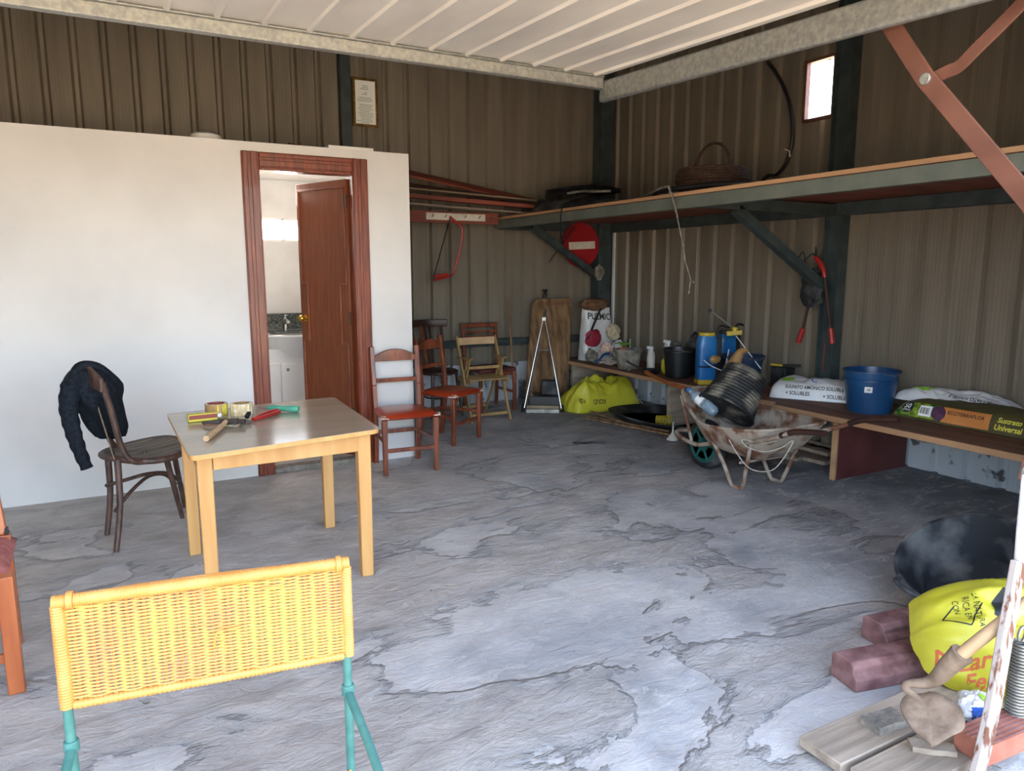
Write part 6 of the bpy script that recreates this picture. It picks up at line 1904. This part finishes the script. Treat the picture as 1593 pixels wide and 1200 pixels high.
# yellow fertiliser sack, slumped with its broad face towards the doorway
rt0 = V((math.cos(YAW), -math.sin(YAW), 0)); aw0 = V((math.sin(YAW), math.cos(YAW), 0))
tl = R(40)
yx = (aw0 * math.cos(tl) + V((0, 0, math.sin(tl)))).normalized()
xx = (rt0 * math.cos(R(-6)) + yx * math.sin(R(-6))).normalized()
yy = (yx - xx * yx.dot(xx)).normalized(); zz = xx.cross(yy)
t = thing('fertiliser_bag', 'big yellow fertiliser bag with orange-red lettering, slumped behind the hoe', 'sack', (2.78, 1.36, 0.02))
mb = pillow(0.80, 0.47, 0.27, 14, nu=64, nv=44, wr=0.22, fold=0.8, ed=2.0)
for p in mb.v:
    q_ = max(0.0, 1 - (p.x / 0.39) ** 2) ** 0.5
    p.y *= 0.45 + 0.55 * q_
BCN = V((2.80, 1.285, 0.135))
mb.v = [BCN + xx * p.x + yy * p.y + zz * p.z for p in mb.v]
mb.v = [V((p.x, p.y, max(p.z, 0.053 if (p.y < 1.42 and p.x < 2.74) else 0.012))) for p in mb.v]
b = mb.build('bag', 'yellow', t, ang=75)
BTREE = BVHTree.FromPolygons([wm(b) @ v.co for v in b.data.vertices], [tuple(p.vertices) for p in b.data.polygons])
def bd(deg):
    c_, s_ = math.cos(R(deg)), math.sin(R(deg))
    return xx * c_ + yy * s_, yy * c_ - xx * s_
def fbz(px, py, up=0.0):
    """point on the bag's face plane seen at a picture position"""
    o = V((0, 0, CAMH)); d = CR @ V((px - 796.5, 600 - py, -FPX))
    h = BTREE.ray_cast(o, d.normalized(), 9.0)
    return h[0] if h[0] is not None else o + d * ((BCN + zz * 0.2 - o).dot(zz) / d.dot(zz))
a_, u_ = bd(2)
text('lettering', 'N', 0.058, fbz(1468, 1022), a_, u_, 'redprint', t, b)
text('lettering', 'Larte', 0.056, fbz(1532, 1028), a_, u_, 'redprint', t, b)
text('lettering', 'Fertigran', 0.058, fbz(1568, 1056), a_, u_, 'redprint', t, b)
a_, u_ = bd(-94)
for k, (tx, off) in enumerate((('LA NATURA', 0), ('RICA EN', 17), ('CON', 34))):
    text('small_print', tx, 0.023, fbz(1520 - off, 950 - off * 0.1), a_, u_, 'ink', t, b, bold=0.0)
for k, (p, q) in enumerate((((1466, 966), (1484, 944)), ((1466, 966), (1511, 973)), ((1511, 973), (1528, 938)))):
    P_, Q_ = fbz(*p), fbz(*q)
    dd_ = (Q_ - P_)
    patch('print_line', rect(dd_.length, 0.004), (P_ + Q_) / 2, dd_, zz.cross(dd_), 'ink', t, b, 0.002, 6)
a_, u_ = bd(64)
patch('dark_print_mark', [(-0.055, -0.014), (0.05, -0.022), (0.06, 0.01), (0.0, 0.022), (-0.05, 0.012)], fbz(1555, 942), a_, u_, 'ink', t, b, 0.002)
# hoe
ho = thing('garden_hoe', 'cement-caked hoe with rounded blade and pale wooden handle leaning on the yellow bag', 'hoe', (2.2, 1.2, 0.06))
bl_px = [(1432, 1080, 2.24), (1455, 1077, 2.22), (1492, 1098, 2.17), (1501, 1132, 2.12), (1478, 1146, 2.10), (1452, 1162, 2.08), (1446, 1157, 2.08), (1418, 1133, 2.14), (1402, 1105, 2.19), (1403, 1088, 2.22), (1416, 1078, 2.24)]
pts = [at(x, y, d) for x, y, d in bl_px]
cc = sum(pts, V((0, 0, 0))) / len(pts)
mb = MB()
# slightly dished blade
rings = []
nrm_ = (pts[2] - cc).cross(pts[6] - cc).normalized()
if nrm_.z < 0:
    nrm_ = -nrm_
ps = spl(pts, 3, closed=True)
for s_ in (0.02, 0.4, 0.75, 1.0):
    rings.append([cc + (p - cc) * s_ - nrm_ * 0.012 * (1 - s_ * s_) for p in ps])
k = len(ps)
vs = [p for r_ in rings for p in r_]
mb.add(vs, [(i * k + j, i * k + (j + 1) % k, (i + 1) * k + (j + 1) % k, (i + 1) * k + j) for i in range(3) for j in range(k)] + [tuple(range(k))])
dzm = min(p.z for p in mb.v)
mb.build('blade', 'hoemetal', ho, sol=0.005)
hp = [at(1432, 1092, 2.23), at(1418, 1079, 2.235), at(1408, 1071, 2.24), at(1414, 1064, 2.25), at(1440, 1063, 2.25), at(1458, 1055, 2.235), at(1475, 1037, 2.20), at(1497, 1017, 2.165)]
mb = MB(); mb.tube(spl(hp, 4), [0.012] * 12 + [0.012 + 0.0013 * i for i in range(17)], 10); mb.build('neck_socket', 'hoemetal', ho)
mb = MB(); mb.tube([at(1495, 1019, 2.168), at(1530, 991, 2.14), at(1560, 968, 2.13), at(1640, 905, 2.12)], 0.0185, 12); mb.build('handle', 'ashwood', ho)
# rubber tub
ax = V((-0.50, 0.03, 0.866)).normalized()
mr = ax.to_track_quat('Z', 'Y').to_matrix()
mr = mr @ Matrix.Rotation(R(70), 3, 'Z')
RC = at(1503, 893, 3.10)
TB = RC - ax * 0.20
low = min((mr @ V((0.21 * math.cos(a), 0.21 * math.sin(a), 0))).z for a in [i * 0.1 for i in range(63)]) + TB.z
TB.z -= low - 0.004
tt, tbod = bucket('rubber_tub', 'large dusty black rubber tub tilted towards the doorway behind the yellow bag', TB, 0.21, 0.275, 0.20, 'dusty', handle='lug', axis=mr, th=0.008, n=56)
